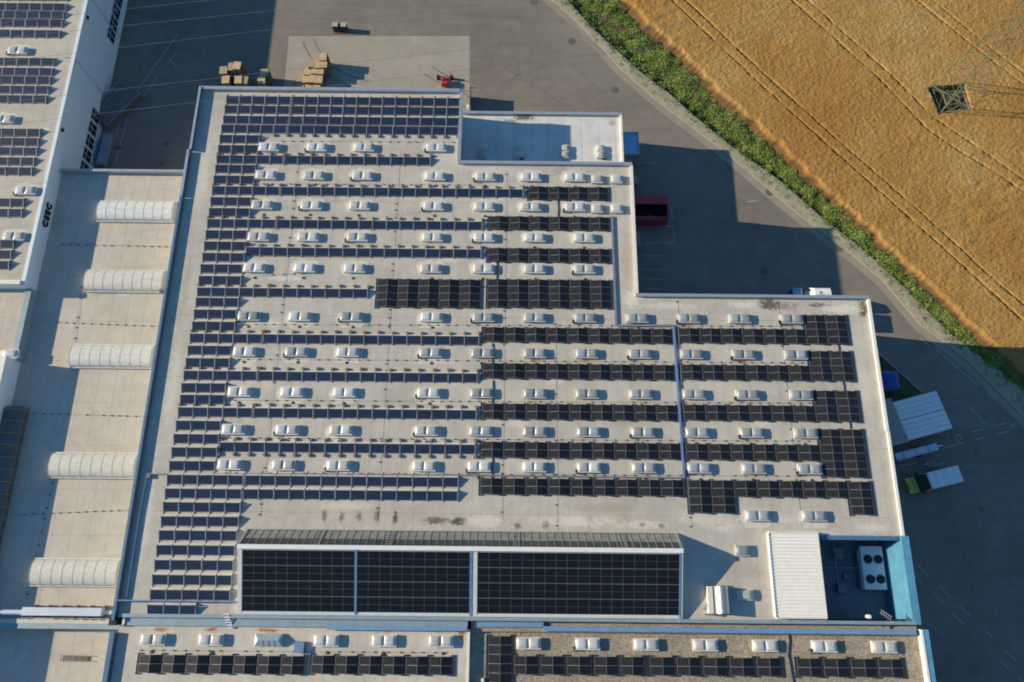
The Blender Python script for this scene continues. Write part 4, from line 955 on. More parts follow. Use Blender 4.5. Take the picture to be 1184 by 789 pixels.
# left hall blocks (right edge given)
LB = [(78, -10, -2), (76, 1.5, 3.8), (74.5, 4.5, 12.8), (72, 14, 22), (70, 23.4, 31), (67.5, 35.2, 44)]
LBLK = [[(77, -7, .8), (75.5, 3, 12.5), (73, 13.8, 21.8), (71, 23.2, 31.2), (68, 35.4, 43.6)], [(61.5, 67, 76), (59.5, 78.5, 87.5), (57, 89, 97.3), (55, 100, 108.3), (52.5, 110.6, 119.3)], [(45.5, 149.4, 158), (43.5, 160.3, 168.7), (41.8, 171, 179.6), (38.5, 183, 191.3), (36, 193.8, 202.7)], [(26.5, 230, 239), (24.5, 242, 251)], [(15, 277.8, 287), (12, 290, 299), (9.5, 302.5, 311.4)]]
BN = ['top', 'second', 'third', 'fourth', 'lowest']
for bi, blk in enumerate(LBLK):
    for k, (x, a, b2) in enumerate(blk):
        blue_row('solar_row', x, a, b2, 7 if bi < 3 else 4, 'blue panel row on the left hall, %s row of the %s block' % (ORD[k + 1], BN[bi]), False, ZL, False, .3, None, False, 'blue solar rows on the left hall', True)
# east-west tents
MW, ML = 1.18, 1.745
def tentmod(east):
    a, b2 = (.40, .12) if east else (.12, .40); mb = MB()
    mb.slab((0, 0, a), (MW, 0, b2), (MW, ML, b2), (0, ML, a), .035, 0, 1)
    def zz(x): return a + (b2 - a) * x / MW + .004
    for (xa, xb, ya, yb, m) in ((0, MW, 0, .03, 1), (0, MW, ML - .03, ML, 1), (0, .025, .03, ML - .03, 1), (MW - .025, MW, .03, ML - .03, 1), (.03, MW - .03, ML / 2 - .018, ML / 2 + .018, 2)):
        mb.slab((xa, ya, zz(xa)), (xb, ya, zz(xb)), (xb, yb, zz(xb)), (xa, yb, zz(xa)), .008, m)
    return mb.mesh('tent_module', [M['pvblack'], M['pvframe'], M['halfline']])
TW, TE = tentmod(False), tentmod(True)
def tents(px_l, px_r, y_top, y_bot, n, label, rows=((0, None, 0),), zr=ZR, group='black east-west solar blocks', nrows=1):
    """rows: extra modules as (first col, last col, row index); row 0 is the base row, +1 north, -1 south"""
    ym = (y_top + y_bot) / 2
    xl, xr = P(px_l, ym, zr + .2)[0], P(px_r, ym, zr + .2)[0]; y = P((px_l + px_r) / 2, y_bot, zr + .2)[1]
    pitch = (xr - xl) / n; sx = (pitch - .03) / MW
    t = thing('solar_block', label, 'solar block', (xl, y, zr), 0, group)
    cells = set()
    for (c0, c1, r) in rows:
        for c in range(c0, (n if c1 is None else c1)): cells.add((c, r))
    mb = MB()
    for (c, r) in sorted(cells):
        o = inst('solar_module', TE if c % 2 else TW, t, (c * pitch + .015, r * 1.80, 0)); o.scale = (sx, 1, 1)
    for c in sorted({c for c, r in cells}):
        rr = [r for cc, r in cells if cc == c]; ya, yb = min(rr) * 1.80 - .16, max(rr) * 1.80 + ML + .16
        e = c * pitch + (pitch if c % 2 else 0)
        for q in (e - .17, e + .17) if c % 2 == 0 or True else (e,): mb.box(q - .05, q + .05, ya, yb, .02, .10)
    cs0 = sorted({c for c, r in cells if r == 0})
    for yy in (.12, ML - .12, ML / 2): mb.box(cs0[0] * pitch + .05, (cs0[-1] + 1) * pitch - .05, yy - .03, yy + .03, .021, .075)
    mb.build('base_frame', M['blackrail'], t, world=False)
    mb = MB()
    for c in sorted({c for c, r in cells}):
        if c % 2 == 0:
            rr = [r for cc, r in cells if cc == c]; e = (c + 1) * pitch; mb.bar((e, min(rr) * 1.80 - .08, .34), (e, max(rr) * 1.80 + ML + .08, .34), .06, .05)
            mb.bar((e, min(rr) * 1.80, .02), (e, min(rr) * 1.80, .3), .05); mb.bar((e, max(rr) * 1.8 + ML - .05, .02), (e, max(rr) * 1.8 + ML - .05, .3), .05)
    mb.box(cs0[0] * pitch + .3, (cs0[-1] + 1) * pitch - .3, ML / 2 - .02, ML / 2 + .02, .1, .16)
    mb.build('ridge_frame', M['blackrail'], t, world=False)
    return t
tents(611.2, 703.2, 216, 231, 8, 'small black solar block nearest the annex, one module deep')
tents(565.4, 704.8, 250.3, 265.8, 12, 'twelve column black block below the small black block, one module deep')
tents(564, 705.3, 287.1, 303, 12, 'twelve column black block just above the two-deep black blocks')
tents(563.7, 706.6, 323.9, 355.8, 12, 'two-deep black solar block left of the violet cable tray', ((0, None, 0), (0, None, 1)))
tents(436, 555.3, 322.8, 355.3, 10, 'two-deep black solar block at the end of the blue row', ((0, None, 0), (0, None, 1)))
for k, (l, r, a, b2) in enumerate([(558.7, 777.8, 379.2, 396), (558.2, 780.3, 420.6, 438.2), (557.7, 784, 467.6, 485.3), (556.5, 787.5, 512, 530), (555.5, 790.4, 553.2, 572.6)]):
    tents(l, r, a, b2, 18, 'eighteen column black block in mid roof, %s of five from north' % ORD[k + 1])
tents(785, 981.5, 380.9, 397, 16, 'black block with raised east end, northernmost right of the blue tray', ((0, None, 0), (12, None, 1)))
tents(787.6, 987.4, 422.4, 439.6, 16, 'black block with raised east end, second right of the blue tray', ((0, None, 0), (12, None, 1)))
tents(790.5, 994.5, 468.8, 486.6, 16, 'black block with raised east end, third right of the blue tray', ((0, None, 0), (12, None, 1)))
tents(793.4, 1001, 513.2, 532.3, 16, 'black block with east end stretching both up and down', ((0, None, 0), (12, None, 1), (12, None, -1)))
tents(796.3, 1007.7, 555, 574.8, 16, 'southernmost black block of the east column with two legs hanging down', ((0, None, 0), (0, 4, -1), (14, None, -1)))
tents(159.7, 352, 758.2, 779, 14, 'black solar block on the south hall, left of two', ((0, None, 0),), ZH)
tents(360, 523.6, 758.8, 779.8, 12, 'black solar block on the south hall, right of two', ((0, None, 0),), ZH)
tents(563.8, 592, 779, 800, 2, 'upright black solar block at the west end of the gravel roof', ((0, None, 0), (0, None, 1), (0, None, 2 - 0)), ZG - .0)
pr = [(594.4, 622.3), (625.1, 653), (655.8, 684), (687.3, 715), (717.7, 745), (751.9, 780.4), (782.8, 811), (813.7, 842.2), (844.5, 873), (875.6, 904), (922.2, 950.8), (953.3, 982.5), (984.8, 1014), (1016.5, 1045)]
for k, (l, r) in enumerate(pr):
    yy = 759 + (l - 594) * .0085
    tents(l, r, yy, yy + 20.6, 2, 'pair of black solar modules on the gravel roof, %s pair from the west' % ORD[k + 1], ((0, None, 0),), ZG, 'black solar pairs on the gravel roof')
# sawtooth arrays
SW_, SL_ = 1.0, 1.0
ang = math.atan2(slope(YR) - slope(YS), YR - YS)
ytop = YR - .5; ybot = YS + .32; Ls = (ytop - ybot) / math.cos(ang); rp = Ls / 4
def flatmod(wd, ln):
    mb = MB(); mb.slab((.01, .01, .04), (wd - .01, .01, .04), (wd - .01, ln - .01, .04), (.01, ln - .01, .04), .035, 0, 1)
    for (xa, xb, ya, yb, m) in ((.01, wd - .01, .01, .05, 2), (.01, wd - .01, ln - .05, ln - .01, 2), (.01, .03, .05, ln - .05, 1), (wd - .03, wd - .01, .05, ln - .05, 1), (.03, wd - .03, ln / 2 - .017, ln / 2 + .017, 1)):
        mb.slab((xa, ya, .046), (xb, ya, .046), (xb, yb, .046), (xa, yb, .046), .006, m)
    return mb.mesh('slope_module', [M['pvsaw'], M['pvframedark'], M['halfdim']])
xa0 = x0 + .46; secs = [(xa0, xd1 - .14, 10, 'western'), (xd1 + .14, xg - .42, 10, 'middle'), (xg + .42, x1 - .3, 18, 'eastern')]
for (xa, xb, nc, nm) in secs:
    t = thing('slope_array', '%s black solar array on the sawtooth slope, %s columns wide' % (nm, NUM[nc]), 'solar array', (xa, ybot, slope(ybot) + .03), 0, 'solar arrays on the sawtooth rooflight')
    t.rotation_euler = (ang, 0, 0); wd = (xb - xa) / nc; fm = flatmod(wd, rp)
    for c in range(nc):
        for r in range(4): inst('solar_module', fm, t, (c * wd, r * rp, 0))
    mb = MB()
    for r in range(8): mb.box(.02, xb - xa - .02, r * rp / 2 + rp * .18, r * rp / 2 + rp * .22, -.025, .003)
    mb.build('mounting_rail', M['alu'], t, world=False)

# ================================================================== ROOFLIGHTS
def double_meshes(wd, dp, n, white):
    hx, hy = wd / 2, dp / 2; kb = M['kerbwhite'] if white else M['kerbgrey']
    k = MB().frustum((-hx - .02, hx + .02, -hy - .02, hy + .02), (-hx, hx, -hy, hy), 0, .34); k.box(-hx - .04, hx + .04, -hy - .04, hy + .04, .34, .39)
    out = {'kerb': k.mesh('kerb', [kb])}
    w1 = (wd - .04) / n
    d = MB().pillow(-w1 / 2 + .02, w1 / 2 - .02, -hy + .04, hy - .04, .39, .16, 10); out['dome'] = d.mesh('dome', [M['domewhite'] if white else M['domegrey']])
    rr_ = random.Random(5 + n); f = MB().prism([((hx + .25 + rr_.uniform(0, .3)) * math.copysign(abs(math.cos(q)) ** .6, math.cos(q)), .18 + (hy + .32 + rr_.uniform(0, .3)) * math.copysign(abs(math.sin(q)) ** .6, math.sin(q))) for q in [2 * PI * j / 22 for j in range(22)]], .003, .009); out['pale_sheet'] = f.mesh('dome_glow', [M['pale_sheet']])  # last mesh: pale blotch painting in sunlight reflected off the domes
    o = MB().box(-hx - .22, -hx - .045, -hy + .02, -hy + .3, .02, .42); o.box(-hx - .18, -hx + .25, -hy - .16, -hy - .045, .1, .3); out['opener'] = o.mesh('opener_box', [M['blackrail']])
    out['n'] = n; out['w1'] = w1
    return out
DM = {(n, wh): double_meshes(2.52 if n == 2 else 1.42, 1.12, n, wh) for n in (1, 2) for wh in (True, False)}
OUT = MB().disc(0, 0, 0, .05, .17, 10).disc(.02, 0, .05, .10, .09, 8).mesh('roof_outlet', [M['vent']])
def skylight(px0, px1, py, zr, label, group, white=True, n=2, pale_sheet=False, opener=False, rot=0, outlet=None, scale=None):
    x, y = P((px0 + px1) / 2, py, zr + .35)
    t = thing('rooflight', label, 'rooflight', (x, y, zr), rot, group)
    d = DM[(n, white)]; inst('upstand', d['kerb'], t)
    for k in range(n): inst('dome', d['dome'], t, ((k - (n - 1) / 2) * d['w1'], 0, 0))
    if pale_sheet: inst('dome_glow', d['pale_sheet'], t, (random.uniform(-.1, .1), 0 if py < 340 else -.55, 0), (0, 0, 0 if random.random() < .5 else .04))
    if opener: inst('opener_box', d['opener'], t)
    if scale: t.scale = scale
    if outlet:
        o = bpy.data.objects.new('roof_outlet', OUT); C.objects.link(o); o.location = (x + random.uniform(-.15, .25), y - 1.22, zr); tag(o, outlet, 'roof outlet', 'roof outlets below the rooflights')
    return t
ROWS = {
 1: (169.8, [(298.8, 322.8), (354.6, 377.4), (409, 432), (492.8, 515.6)], 1.8),
 2: (202, [(295.4, 319), (350.3, 374.8), (406.7, 430.7), (491, 514.3), (549.4, 572.2), (602.2, 625), (653.4, 675.7)], 5),
 3: (236.7, [(290.7, 315.4), (347.5, 371), (403.6, 427.3), (489.5, 512.6), (548.6, 571.4), (601.9, 624.7), (653.4, 675.7)], 4.5),
 4: (273.3, [(286.7, 310.6), (344, 368), (401, 424.8), (488, 511.8), (547.7, 571.4), (606, 629.8), (663.4, 687.5)], 2.5),
 5: (309.3, [(281, 306.4), (339.9, 364.2), (397.7, 421.9), (485.6, 510), (546.9, 570.9), (606, 629.8), (663.4, 688)], 3),
 6: (365.3, [(274.6, 300.3), (333.4, 359), (393.5, 418), (486, 511.4), (546.4, 570.9), (606, 630), (664.4, 688.4), (724.7, 748.9), (783.9, 808.7), (842.5, 868.6), (902, 928.8)], 3.6),
 7: (406.2, [(269, 295.7), (330, 354.8), (389, 414.6), (485, 510), (545.2, 570), (606, 630.6), (665.6, 691.4), (726.4, 753.4), (786.7, 812), (846.7, 872.9), (906.3, 934.2)], 4.2),
 8: (452.8, [(262.4, 290.6), (324, 350.3), (384.2, 411.6), (482.2, 508.4), (544.2, 568.9), (606, 631), (666, 692), (727.6, 754.3), (788.8, 816), (850.6, 878), (912.6, 940)], 4),
 9: (496.4, [(255.4, 283.8), (318, 345.3), (380.6, 407.3), (479.6, 506), (543.4, 568.2), (605.4, 631.2), (667.5, 694), (730, 756.6), (792, 820.3), (854.6, 883.8), (917.3, 946)], 4.6),
 10: (537.2, [(251.2, 278.2), (313.4, 341.6), (377.4, 404.4), (476.6, 503.6), (540.8, 567), (604.7, 630.4), (667, 694.6), (731, 758.3), (794.3, 822.5), (858, 885.8), (922.4, 950.2)], 5.3),
 11: (596.3, [(862.3, 890.6), (927.3, 955.7)], .5),
}
RN = {k: ORD[k] for k in ROWS}
openers = {(6, 0), (6, 2), (6, 4), (6, 6), (6, 8), (6, 10), (7, 1), (7, 3), (7, 7), (7, 9), (8, 3), (8, 9), (9, 1), (9, 3), (9, 7), (9, 9), (10, 2), (10, 4), (10, 6), (10, 8), (10, 10), (1, 1), (1, 3), (2, 2), (2, 4), (3, 1), (3, 3), (4, 2), (4, 4), (5, 6), (3, 6)}
for r, (py, xs, sl_) in ROWS.items():
    for k, (a, b2) in enumerate(xs):
        f = (a - xs[0][0]) / max(1, 950 - xs[0][0]); white = not (r >= 6 and a > 540) and (r, k) not in ((7, 3), (6, 2), (6, 0), (7, 1))
        if r <= 5 or r == 10: white = (r <= 5) or a < 700
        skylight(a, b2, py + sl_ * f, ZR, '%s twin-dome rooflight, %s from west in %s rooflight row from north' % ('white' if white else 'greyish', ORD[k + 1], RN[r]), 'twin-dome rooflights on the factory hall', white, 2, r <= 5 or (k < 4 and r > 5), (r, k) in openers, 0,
                 'dark roof outlet below %s rooflight from west in row %s from north' % (ORD[k + 1], NUM[r]) if r > 1 and r < 11 else None)
for r, py in ((2, 206.9), (3, 241)):
    for nm, a, b2 in (('western', 683.8, 696.8), ('eastern', 706, 719.8)):
        skylight(a, b2, py, ZR, 'single-dome rooflight near the annex corner, %s one of the %s row' % (nm, RN[r]), 'single-dome rooflights on the factory hall', True, 1)
skylight(850, 867, 636.5, ZR, 'lone single-dome rooflight at the tip of the sawtooth shadow', 'single-dome rooflights on the factory hall', False, 1)
for k, (a, b2) in enumerate([(163, 190), (229.8, 257.2), (295.5, 325), (362.8, 391.2), (429.7, 458), (495.2, 524.3)]):
    py = 739.5 + .38 * k
    if k == 2:
        x, y = P((a + b2) / 2, py, ZH + .3); t = thing('rooflight', 'hipped grey glass rooflight on the south hall, between white twin domes', 'rooflight', (x, y, ZH), 0, 'rooflights on the south hall')
        MB().box(-1.45, 1.45, -.62, .62, 0, .25).build('upstand', M['kerbgrey'], t, world=False)
        mb = MB(); vs = [(-1.4, -.58, .25), (1.4, -.58, .25), (1.4, .58, .25), (-1.4, .58, .25), (-.95, 0, .75), (1.1, 0, .75)]
        mb.add(vs, [(0, 1, 5, 4), (2, 3, 4, 5), (3, 0, 4), (1, 2, 5)]); mb.build('glazing', M['hipglass'], t, world=False)
        mb = MB(); mb.add([(-1.42, -.6, .255), (-1.42, .6, .255), (-.96, 0, .765)], [(0, 2, 1)]); mb.build('white_hip', M['white'], t, world=False)
        for xx in (-.5, .1, .7): MB().bar((xx, -.58, .27), (xx, 0, .76), .04, .03).build('glazing_bar', M['alu'], t, world=False)
        continue
    skylight(a, b2, py, ZH, 'white twin-dome rooflight on the south hall roof, %s from the west' % ORD[k + 1], 'rooflights on the south hall', True, 2, False, False, 0, 'dark roof outlet on the south hall below the %s rooflight' % ORD[k + 1])
for k, (a, b2) in enumerate([(596.6, 625.6), (664.2, 694.6), (732, 761.7), (800.7, 830.3), (869.6, 900.3), (937.6, 969.2), (1006.4, 1039)]):
    skylight(a, b2, 744 + .7 * k, ZG, 'white twin-dome rooflight on the gravel roof, %s from the west' % ORD[k + 1], 'rooflights on the gravel roof', True, 2, False, k in (1, 5))
for k, (a, b2) in enumerate([(553, 563.5), (594, 605), (647.5, 658.5), (688.5, 699.5)]):
    skylight(a, b2, 175, ZA, 'twin-dome rooflight turned north-south on the white annex roof, %s from the west' % ORD[k + 1], 'rooflights on the annex', True, 2, False, k in (1, 3), PI / 2, None, (.78, .95, 1))
for nm, a, b2, py in (('topmost', 7.6, 33, 58), ('second', -8, 16, 137.5), ('third', 16.5, 42, 220), ('lowest', 2.5, 29, 273)):
    skylight(a, b2, py, ZL, 'white twin-dome rooflight on the left hall, %s of four' % nm, 'rooflights on the left hall', True, 2, True, nm in ('topmost', 'third'))
skylight(2, 21.5, 409, ZK, 'single white rooflight on the low link block', 'single-dome rooflights on the factory hall', True, 1, False, False, 0, None, (1.3, .9, 1))

# ================================================================== ROOF FITTINGS
def conductor(a, b2, z, label, step=1.15, miss=.12):
    a, b2 = Vector((*P(*a, z), z)), Vector((*P(*b2, z), z)); t = thing('lightning_conductor', label, 'conductor', a, 0, 'lightning conductors on the roofs')
    d = b2 - a; L = d.length; d.normalize()
    mb = MB().tube([(0, 0, .085), tuple(d * L + Vector((0, 0, .085)))], .011, 5, 1); s = .3
    while s < L:
        if random.random() > miss: q = d * s; mb.box(q.x - .09, q.x + .09, q.y - .07, q.y + .07, 0, .085)
        s += step * random.uniform(.85, 1.15)
    mb.build('wire', [M['vent'], M['wire']], t, world=False)
for k, (py0, py1, x0p, x1p) in enumerate([(163.5, 165, 302, 528), (213, 214, 292, 545), (319, 316, 300, 360), (375.5, 377.5, 270, 930), (415.5, 420, 262, 940), (463, 466.5, 256, 945), (506.5, 510.5, 250, 950), (547, 551, 245, 955)]):
    conductor((x0p, py0), (x1p, py1), ZR, 'thin lightning wire with small dark holders running east-west, %s from the north' % ORD[k + 1], 1.2, .2)
for k, (x_, ya, yb) in enumerate([(-27.4, 52, 7), (-14.6, 53, 7), (-1.0, 50, 7), (5.0, 30, 6), (19.6, 33, 6.5), (31.6, 33, 6.5)]):
    t = thing('lightning_conductor', 'thin lightning wire with small dark holders running north-south, %s from the west' % ORD[k + 1], 'conductor', (x_, ya, ZR), 0, 'lightning conductors on the roofs')
    mb = MB().tube([(0, 0, .085), (0, yb - ya, .085)], .011, 5, 1); s = .3
    while s < ya - yb:
        if random.random() > .45: mb.box(-.08, .08, -s - .07, -s + .07, 0, .085)
        s += 1.05 * random.uniform(.8, 1.2)
    mb.build('wire', [M['vent'], M['wire']], t, world=False)
for k, (a, b2) in enumerate([((70, 283), (203, 286)), ((65, 373), (190, 378)), ((28, 478), (172, 482)), ((5, 596), (150, 590))]):
    conductor(a, b2, ZS, 'lightning wire with dark holders across the strip hall, %s from the north' % ORD[k + 1], 1.0, .1)
for k, (a, b2) in enumerate([((95, 330), (82, 428)), ((70, 520), (30, 695))]):
    conductor(a, b2, ZS, 'lightning wire along the strip hall beside the barrel lights, %s one' % ('northern', 'southern')[k], 1.3, .2)
conductor((160, 752), (524, 755), ZH, 'lightning wire with dark holders on the south hall', 1.2, .15)
conductor((20, 715), (133, 717), ZS + .56, 'lightning wire on the south parapet of the strip hall', 1.0, .1)
def tray(pts, z, w_, h_, mat, label):
    pts = [Vector((*P(*q, z), z)) for q in pts]; o0 = pts[0].copy(); mb = MB()
    for a, b2 in zip(pts, pts[1:]): mb.bar(a, b2, w_, h_)
    o = mb.build('cable_tray', mat); tag(o, label, 'cable tray', 'cable trays on the roof')
tray([(707.5, 250), (712.5, 376.5), (778.5, 376.5)], ZR + .15, .26, .12, M['tray'], 'violet grey cable tray stepping down beside the two-deep black block')
tray([(778.8, 377), (791, 552)], ZR + .15, .24, .14, M['bluepipe'], 'straight blue cable tray between the middle and east black blocks')
tray([(790, 552.5), (533, 549.5), (170, 548)], ZR + .16, .12, .08, M['tray'], 'long thin cable tray running above the lowest long blue rows')
tray([(170, 548.2), (162, 590), (146, 690), (143, 700)], ZR + .2, .08, .08, M['bluewall'], 'thin blue cable tray along the west parapet')
tray([(132, 694), (155, 694.5), (290, 696)], ZR + .55, .12, .1, M['bluepipe'], 'short cable bridge crossing the west parapet near the south corner')
for k, (pts, lab) in enumerate([([(574.5, 303), (574, 323)], 'between the twelve column black blocks'), ([(569.5, 397), (569, 420)], 'below the first middle block'), ([(570, 440), (569, 467)], 'below the second middle block'), ([(569.5, 530), (568.5, 553)], 'above the lowest middle block'), ([(968, 397), (970, 406)], 'below the northernmost east block'), ([(974, 440), (976, 452)], 'below the second east block'), ([(981.5, 487), (983, 496)], 'below the third east block'), ([(645, 231), (645, 250)], 'below the small black block'), ([(555, 332), (564, 332)], 'joining the two-deep blocks')]):
    p = [Vector((*P(*q, ZR + .06), ZR + .06)) for q in pts]; mb = MB(); mb.tube([p[0], (p[0] * .5 + p[1] * .5) + Vector((.06, 0, .02)), p[1]], .05, 6)
    tag(mb.build('black_cable', M['blackrail']), 'loose black cable ' + lab, 'cable', 'loose cables on the roof')
t = P(376, 748, ZH); MB
mb = MB(); mb.tube([(*P(*q, ZG + .06), ZG + .06) for q in [(910, 722), (913, 740), (911.5, 757), (915, 775), (918, 792)]], .07, 6); tag(mb.build('black_cable', M['blackrail']), 'black cable snaking down across the gravel roof', 'cable', 'loose cables on the roof')
hb = thing('combiner_box', 'small dark blue box on the south hall roof beside the hipped rooflight', 'box', (*P(346, 748.5, ZH + .3), ZH))
MB().box(-.5, .5, -.55, .55, .06, .45).build('case', M['bluepipe'], hb, world=False); MB().box(-.6, .6, -.1, .1, 0, .06).build('base', M['steel'], hb, world=False)
for k, (px, py) in enumerate([(110, 343.5 - 210)]): pass
vt = P(187, 337, ZR); o = MB().disc(vt[0], vt[1], ZR, ZR + .25, .26, 12).build('roof_vent', M['ballast']); tag(o, 'round roof vent beside the west parapet', 'roof vent')
vt = P(173, 551, ZR); o = MB().disc(vt[0], vt[1], ZR, ZR + .3, .24, 12).build('roof_vent', M['ballast']); tag(o, 'round roof vent at the bend of the thin cable tray', 'roof vent')
vt = P(558, 786, ZG); o = MB().disc(vt[0], vt[1], ZG, ZG + .4, .17, 12).build('roof_vent', M['white']); tag(o, 'small white roof vent in the shade at the gravel roof west edge', 'roof vent')
vt = P(1003, 713, ZR); o = MB().disc(vt[0], vt[1], ZR - .1, ZR + .5, .2, 12).build('roof_vent', M['white']); tag(o, 'small white vent pipe on the south rim of the pit', 'roof vent')
o = MB().box(W_ - .75, W_ - .0, -4.1, -3.3, ZR - 1, ZR + .35).build('downpipe_hopper', M['dark']); tag(o, 'black gutter hopper at the corner between the strip and south halls', 'hopper')

# ================================================================== YARD THINGS
# pallets
mb = MB()
for k in range(3): mb.box(-.6, .6, -.38 + k * .38 - .05, -.38 + k * .38 + .05, 0, .1, 1)
for k in range(6): mb.box(-.6 + k * .204, -.6 + k * .204 + .17, -.4, .4, .1, .125, 0)
def palmesh(m): return mb.mesh('pallet', [m, M['woodgap']])
PAL = {'fresh': palmesh(M['wood']), 'weathered': palmesh(M['woodgrey'])}
stacks = [(265, 75, 12, 'weathered', 'at the top left of the courtyard group'), (268, 91, 6, 'fresh', 'front left of the courtyard group'), (275, 74, 13, 'weathered', 'behind the leaning stack in the courtyard'), (271.5, 73.5, 13, 'weathered', 'squeezed between two courtyard stacks'), (264.5, 78, 10, 'weathered', 'left rear of the courtyard group')]
stacks = [(258, 81, 27, 'weathered', 'at the far left of the courtyard group'), (268, 77, 28, 'weathered', 'rear middle of the courtyard group'), (274, 75.5, 30, 'fresh', 'rear right of the courtyard group, the tallest there'), (261, 92, 27, 'fresh', 'front left of the courtyard group'), (275, 92, 25, 'fresh', 'front centre of the courtyard group, left one'), (282, 92.5, 24, 'weathered', 'front centre of the courtyard group, right one'), (302, 92, 18, 'fresh', 'alone at the right of the courtyard group'), (305.5, 84, 17, 'weathered', 'low behind the lone courtyard stack'),
          (347, 90, 8, 'weathered', 'at the west foot of the sunlit pile'), (353.5, 91, 9, 'fresh', 'second at the foot of the sunlit pile'), (356, 82, 11, 'fresh', 'on the west side of the sunlit pile'), (362, 91, 12, 'fresh', 'front middle of the sunlit pile'), (368.5, 91.5, 12, 'fresh', 'front right of the sunlit pile'), (364, 81, 14, 'fresh', 'centre of the sunlit pile'), (370, 81.5, 14, 'fresh', 'centre right of the sunlit pile'), (360.5, 73, 16, 'weathered', 'rear left of the sunlit pile'), (367, 74, 16, 'fresh', 'rear middle of the sunlit pile'), (373.5, 74, 16, 'fresh', 'rear right of the sunlit pile'), (373.5, 65.5, 18, 'fresh', 'northernmost and tallest of the sunlit pile'), (347, 97, 5, 'fresh', 'touching the north wall at the west of the sunlit pile'), (357, 98.5, 6, 'fresh', 'touching the north wall below the sunlit pile'), (366, 98.5, 8, 'fresh', 'touching the north wall at the east of the sunlit pile')]
for (px, py, n, kind, where) in stacks:
    x, y = P(px, py, n * .13)
    t = thing('pallet_stack', 'stack of %s wooden pallets %s' % (kind, where), 'pallet stack', (x, y, 0), PI / 2 + random.uniform(-.12, .12), 'wooden pallet stacks north of the factory hall')
    for k in range(n): o = inst('pallet', PAL[kind], t, (random.uniform(-.03, .03), random.uniform(-.03, .03), k * .13)); o.scale = (1.05, 1.35, 1)
x, y = P(393, 31, 1.2)
t = thing('crate_pair', 'two pale topped crates with dark sides on a pallet, alone in the top yard', 'crate', (x, y, 0), 0)
for xx in (-.72, .55): MB().box(xx - .46, xx + .40, -.1, .68, .15, 1.35, 1, 0).build('crate', [M['crategrey'], M['darkside']], t, world=False)
MB().box(-.25, .14, -.14, .6, .15, 1.2).build('gap_shade', M['dark'], t, world=False)  # black block put in for the shade between the crates
MB().box(-1.2, 1.0, -.3, .7, 0, .14).build('pallet', M['woodgap'], t, world=False)
# red machine
x, y = P(514, 93, .8)
t = thing('red_implement', 'red implement with two dark spread arms on the concrete slab', 'implement', (x, y, 0))
mb = MB(); mb.frustum((-.45, .5, -.75, .35), (-.38, .42, -.7, .3), .2, 1.0); mb.box(-.5, .5, .1, .5, .5, .75); mb.build('body', M['red'], t, world=False)
mb = MB(); mb.bar((-.45, .45, .65), (.45, .45, .65), .14); mb.bar((-.45, .42, .6), (-1.0, .85, .5), .15); mb.bar((.45, .42, .6), (1.0, .85, .5), .15); mb.bar((-1.0, .85, .5), (1.0, .85, .5), .12); mb.build('arms', M['red'], t, world=False)
for s_ in (-1, 1): MB().box(s_ * 1.0 - .22, s_ * 1.0 + .22, .6, 1.0, 0, .7).build('wheel', M['tyre'], t, world=False)
MB().box(-.22, .1, -.2, .22, 1.0, 1.12).build('seat', M['dark'], t, world=False)
# dark shed at the hall's north-east corner, with a white duct
x0p, y0p = P(533, 130, 2.6); x1p, y1p = P(544, 99.5, 2.6)
t = thing('lean_to_shed', 'narrow dark shed against the hall corner north of the annex', 'shed', (x1p - .7, (y0p + y1p) / 2, 0))
mb = MB(); mb.box(-6.5, x1p, 62.9, y1p, 0, 2.5); mb.build('body', M['slate'], t)
mb = MB(); mb.box(x1p, x1p + .8, y1p - .12, y1p - .02, 2.2, 2.3); mb.build('bracket', M['steel'], t)
a, b2 = P3(536.5, 112, 6.5), P3(537.5, 130, 6.0)
o = MB().tube([(a[0] + .6, a[1] + .1, 4.2), (a[0] + .62, a[1] - .6, 5.2), (a[0] + .65, b2[1] + .3, 6.3)], .26, 10).build('white_duct', M['white']); tag(o, 'short white duct between the shed and the annex parapet', 'duct')
# 45 degree dock house and skip by the left hall
q = [P(109, 127, 1.5), P(137, 95, 1.5), P(162, 108, 1.1), P(123, 146, 1.1)]
zz = [1.5, 1.5, 1.1, 1.1]
t = thing('dock_shelter', 'dark slanted dock shelter against the left hall wall', 'shelter', (q[0][0], q[0][1], 0))
mb = MB(); up4 = [Vector((p[0], p[1], z)) for p, z in zip(q, zz)]
mb.slab(up4[3], up4[2], up4[1], up4[0], .15, 0); dn = [Vector((v.x, v.y, 0)) for v in up4]
for i in range(4): mb.quad(dn[i], dn[(i + 1) % 4], up4[(i + 1) % 4] - Vector((0, 0, .16)), up4[i] - Vector((0, 0, .16)), 0)
mb.build('roof', M['slate'], t)
mb = MB()
for i in range(4): mb.bar(up4[i] + Vector((0, 0, .04)), up4[(i + 1) % 4] + Vector((0, 0, .04)), .14)
for s_ in (.2, .75): mb.bar(up4[0].lerp(up4[3], s_) + Vector((0, 0, .04)), up4[1].lerp(up4[2], s_) + Vector((0, 0, .04)), .08)
mb.build('roof_frame', M['steel'], t)
def rotbox(name, label, cat, cx, cy, ang_, parts, group=None):
    t = thing(name, label, cat, (cx, cy, 0), ang_, group)
    for nm, m_, mats in parts: m_.build(nm, mats, t, world=False)
    return t
a, b2 = Vector(P(122, 153, 1.4)), Vector(P(113, 189, 1.4)); c = (a + b2) / 2; L = (a - b2).length; an = math.atan2((a - b2).y, (a - b2).x)
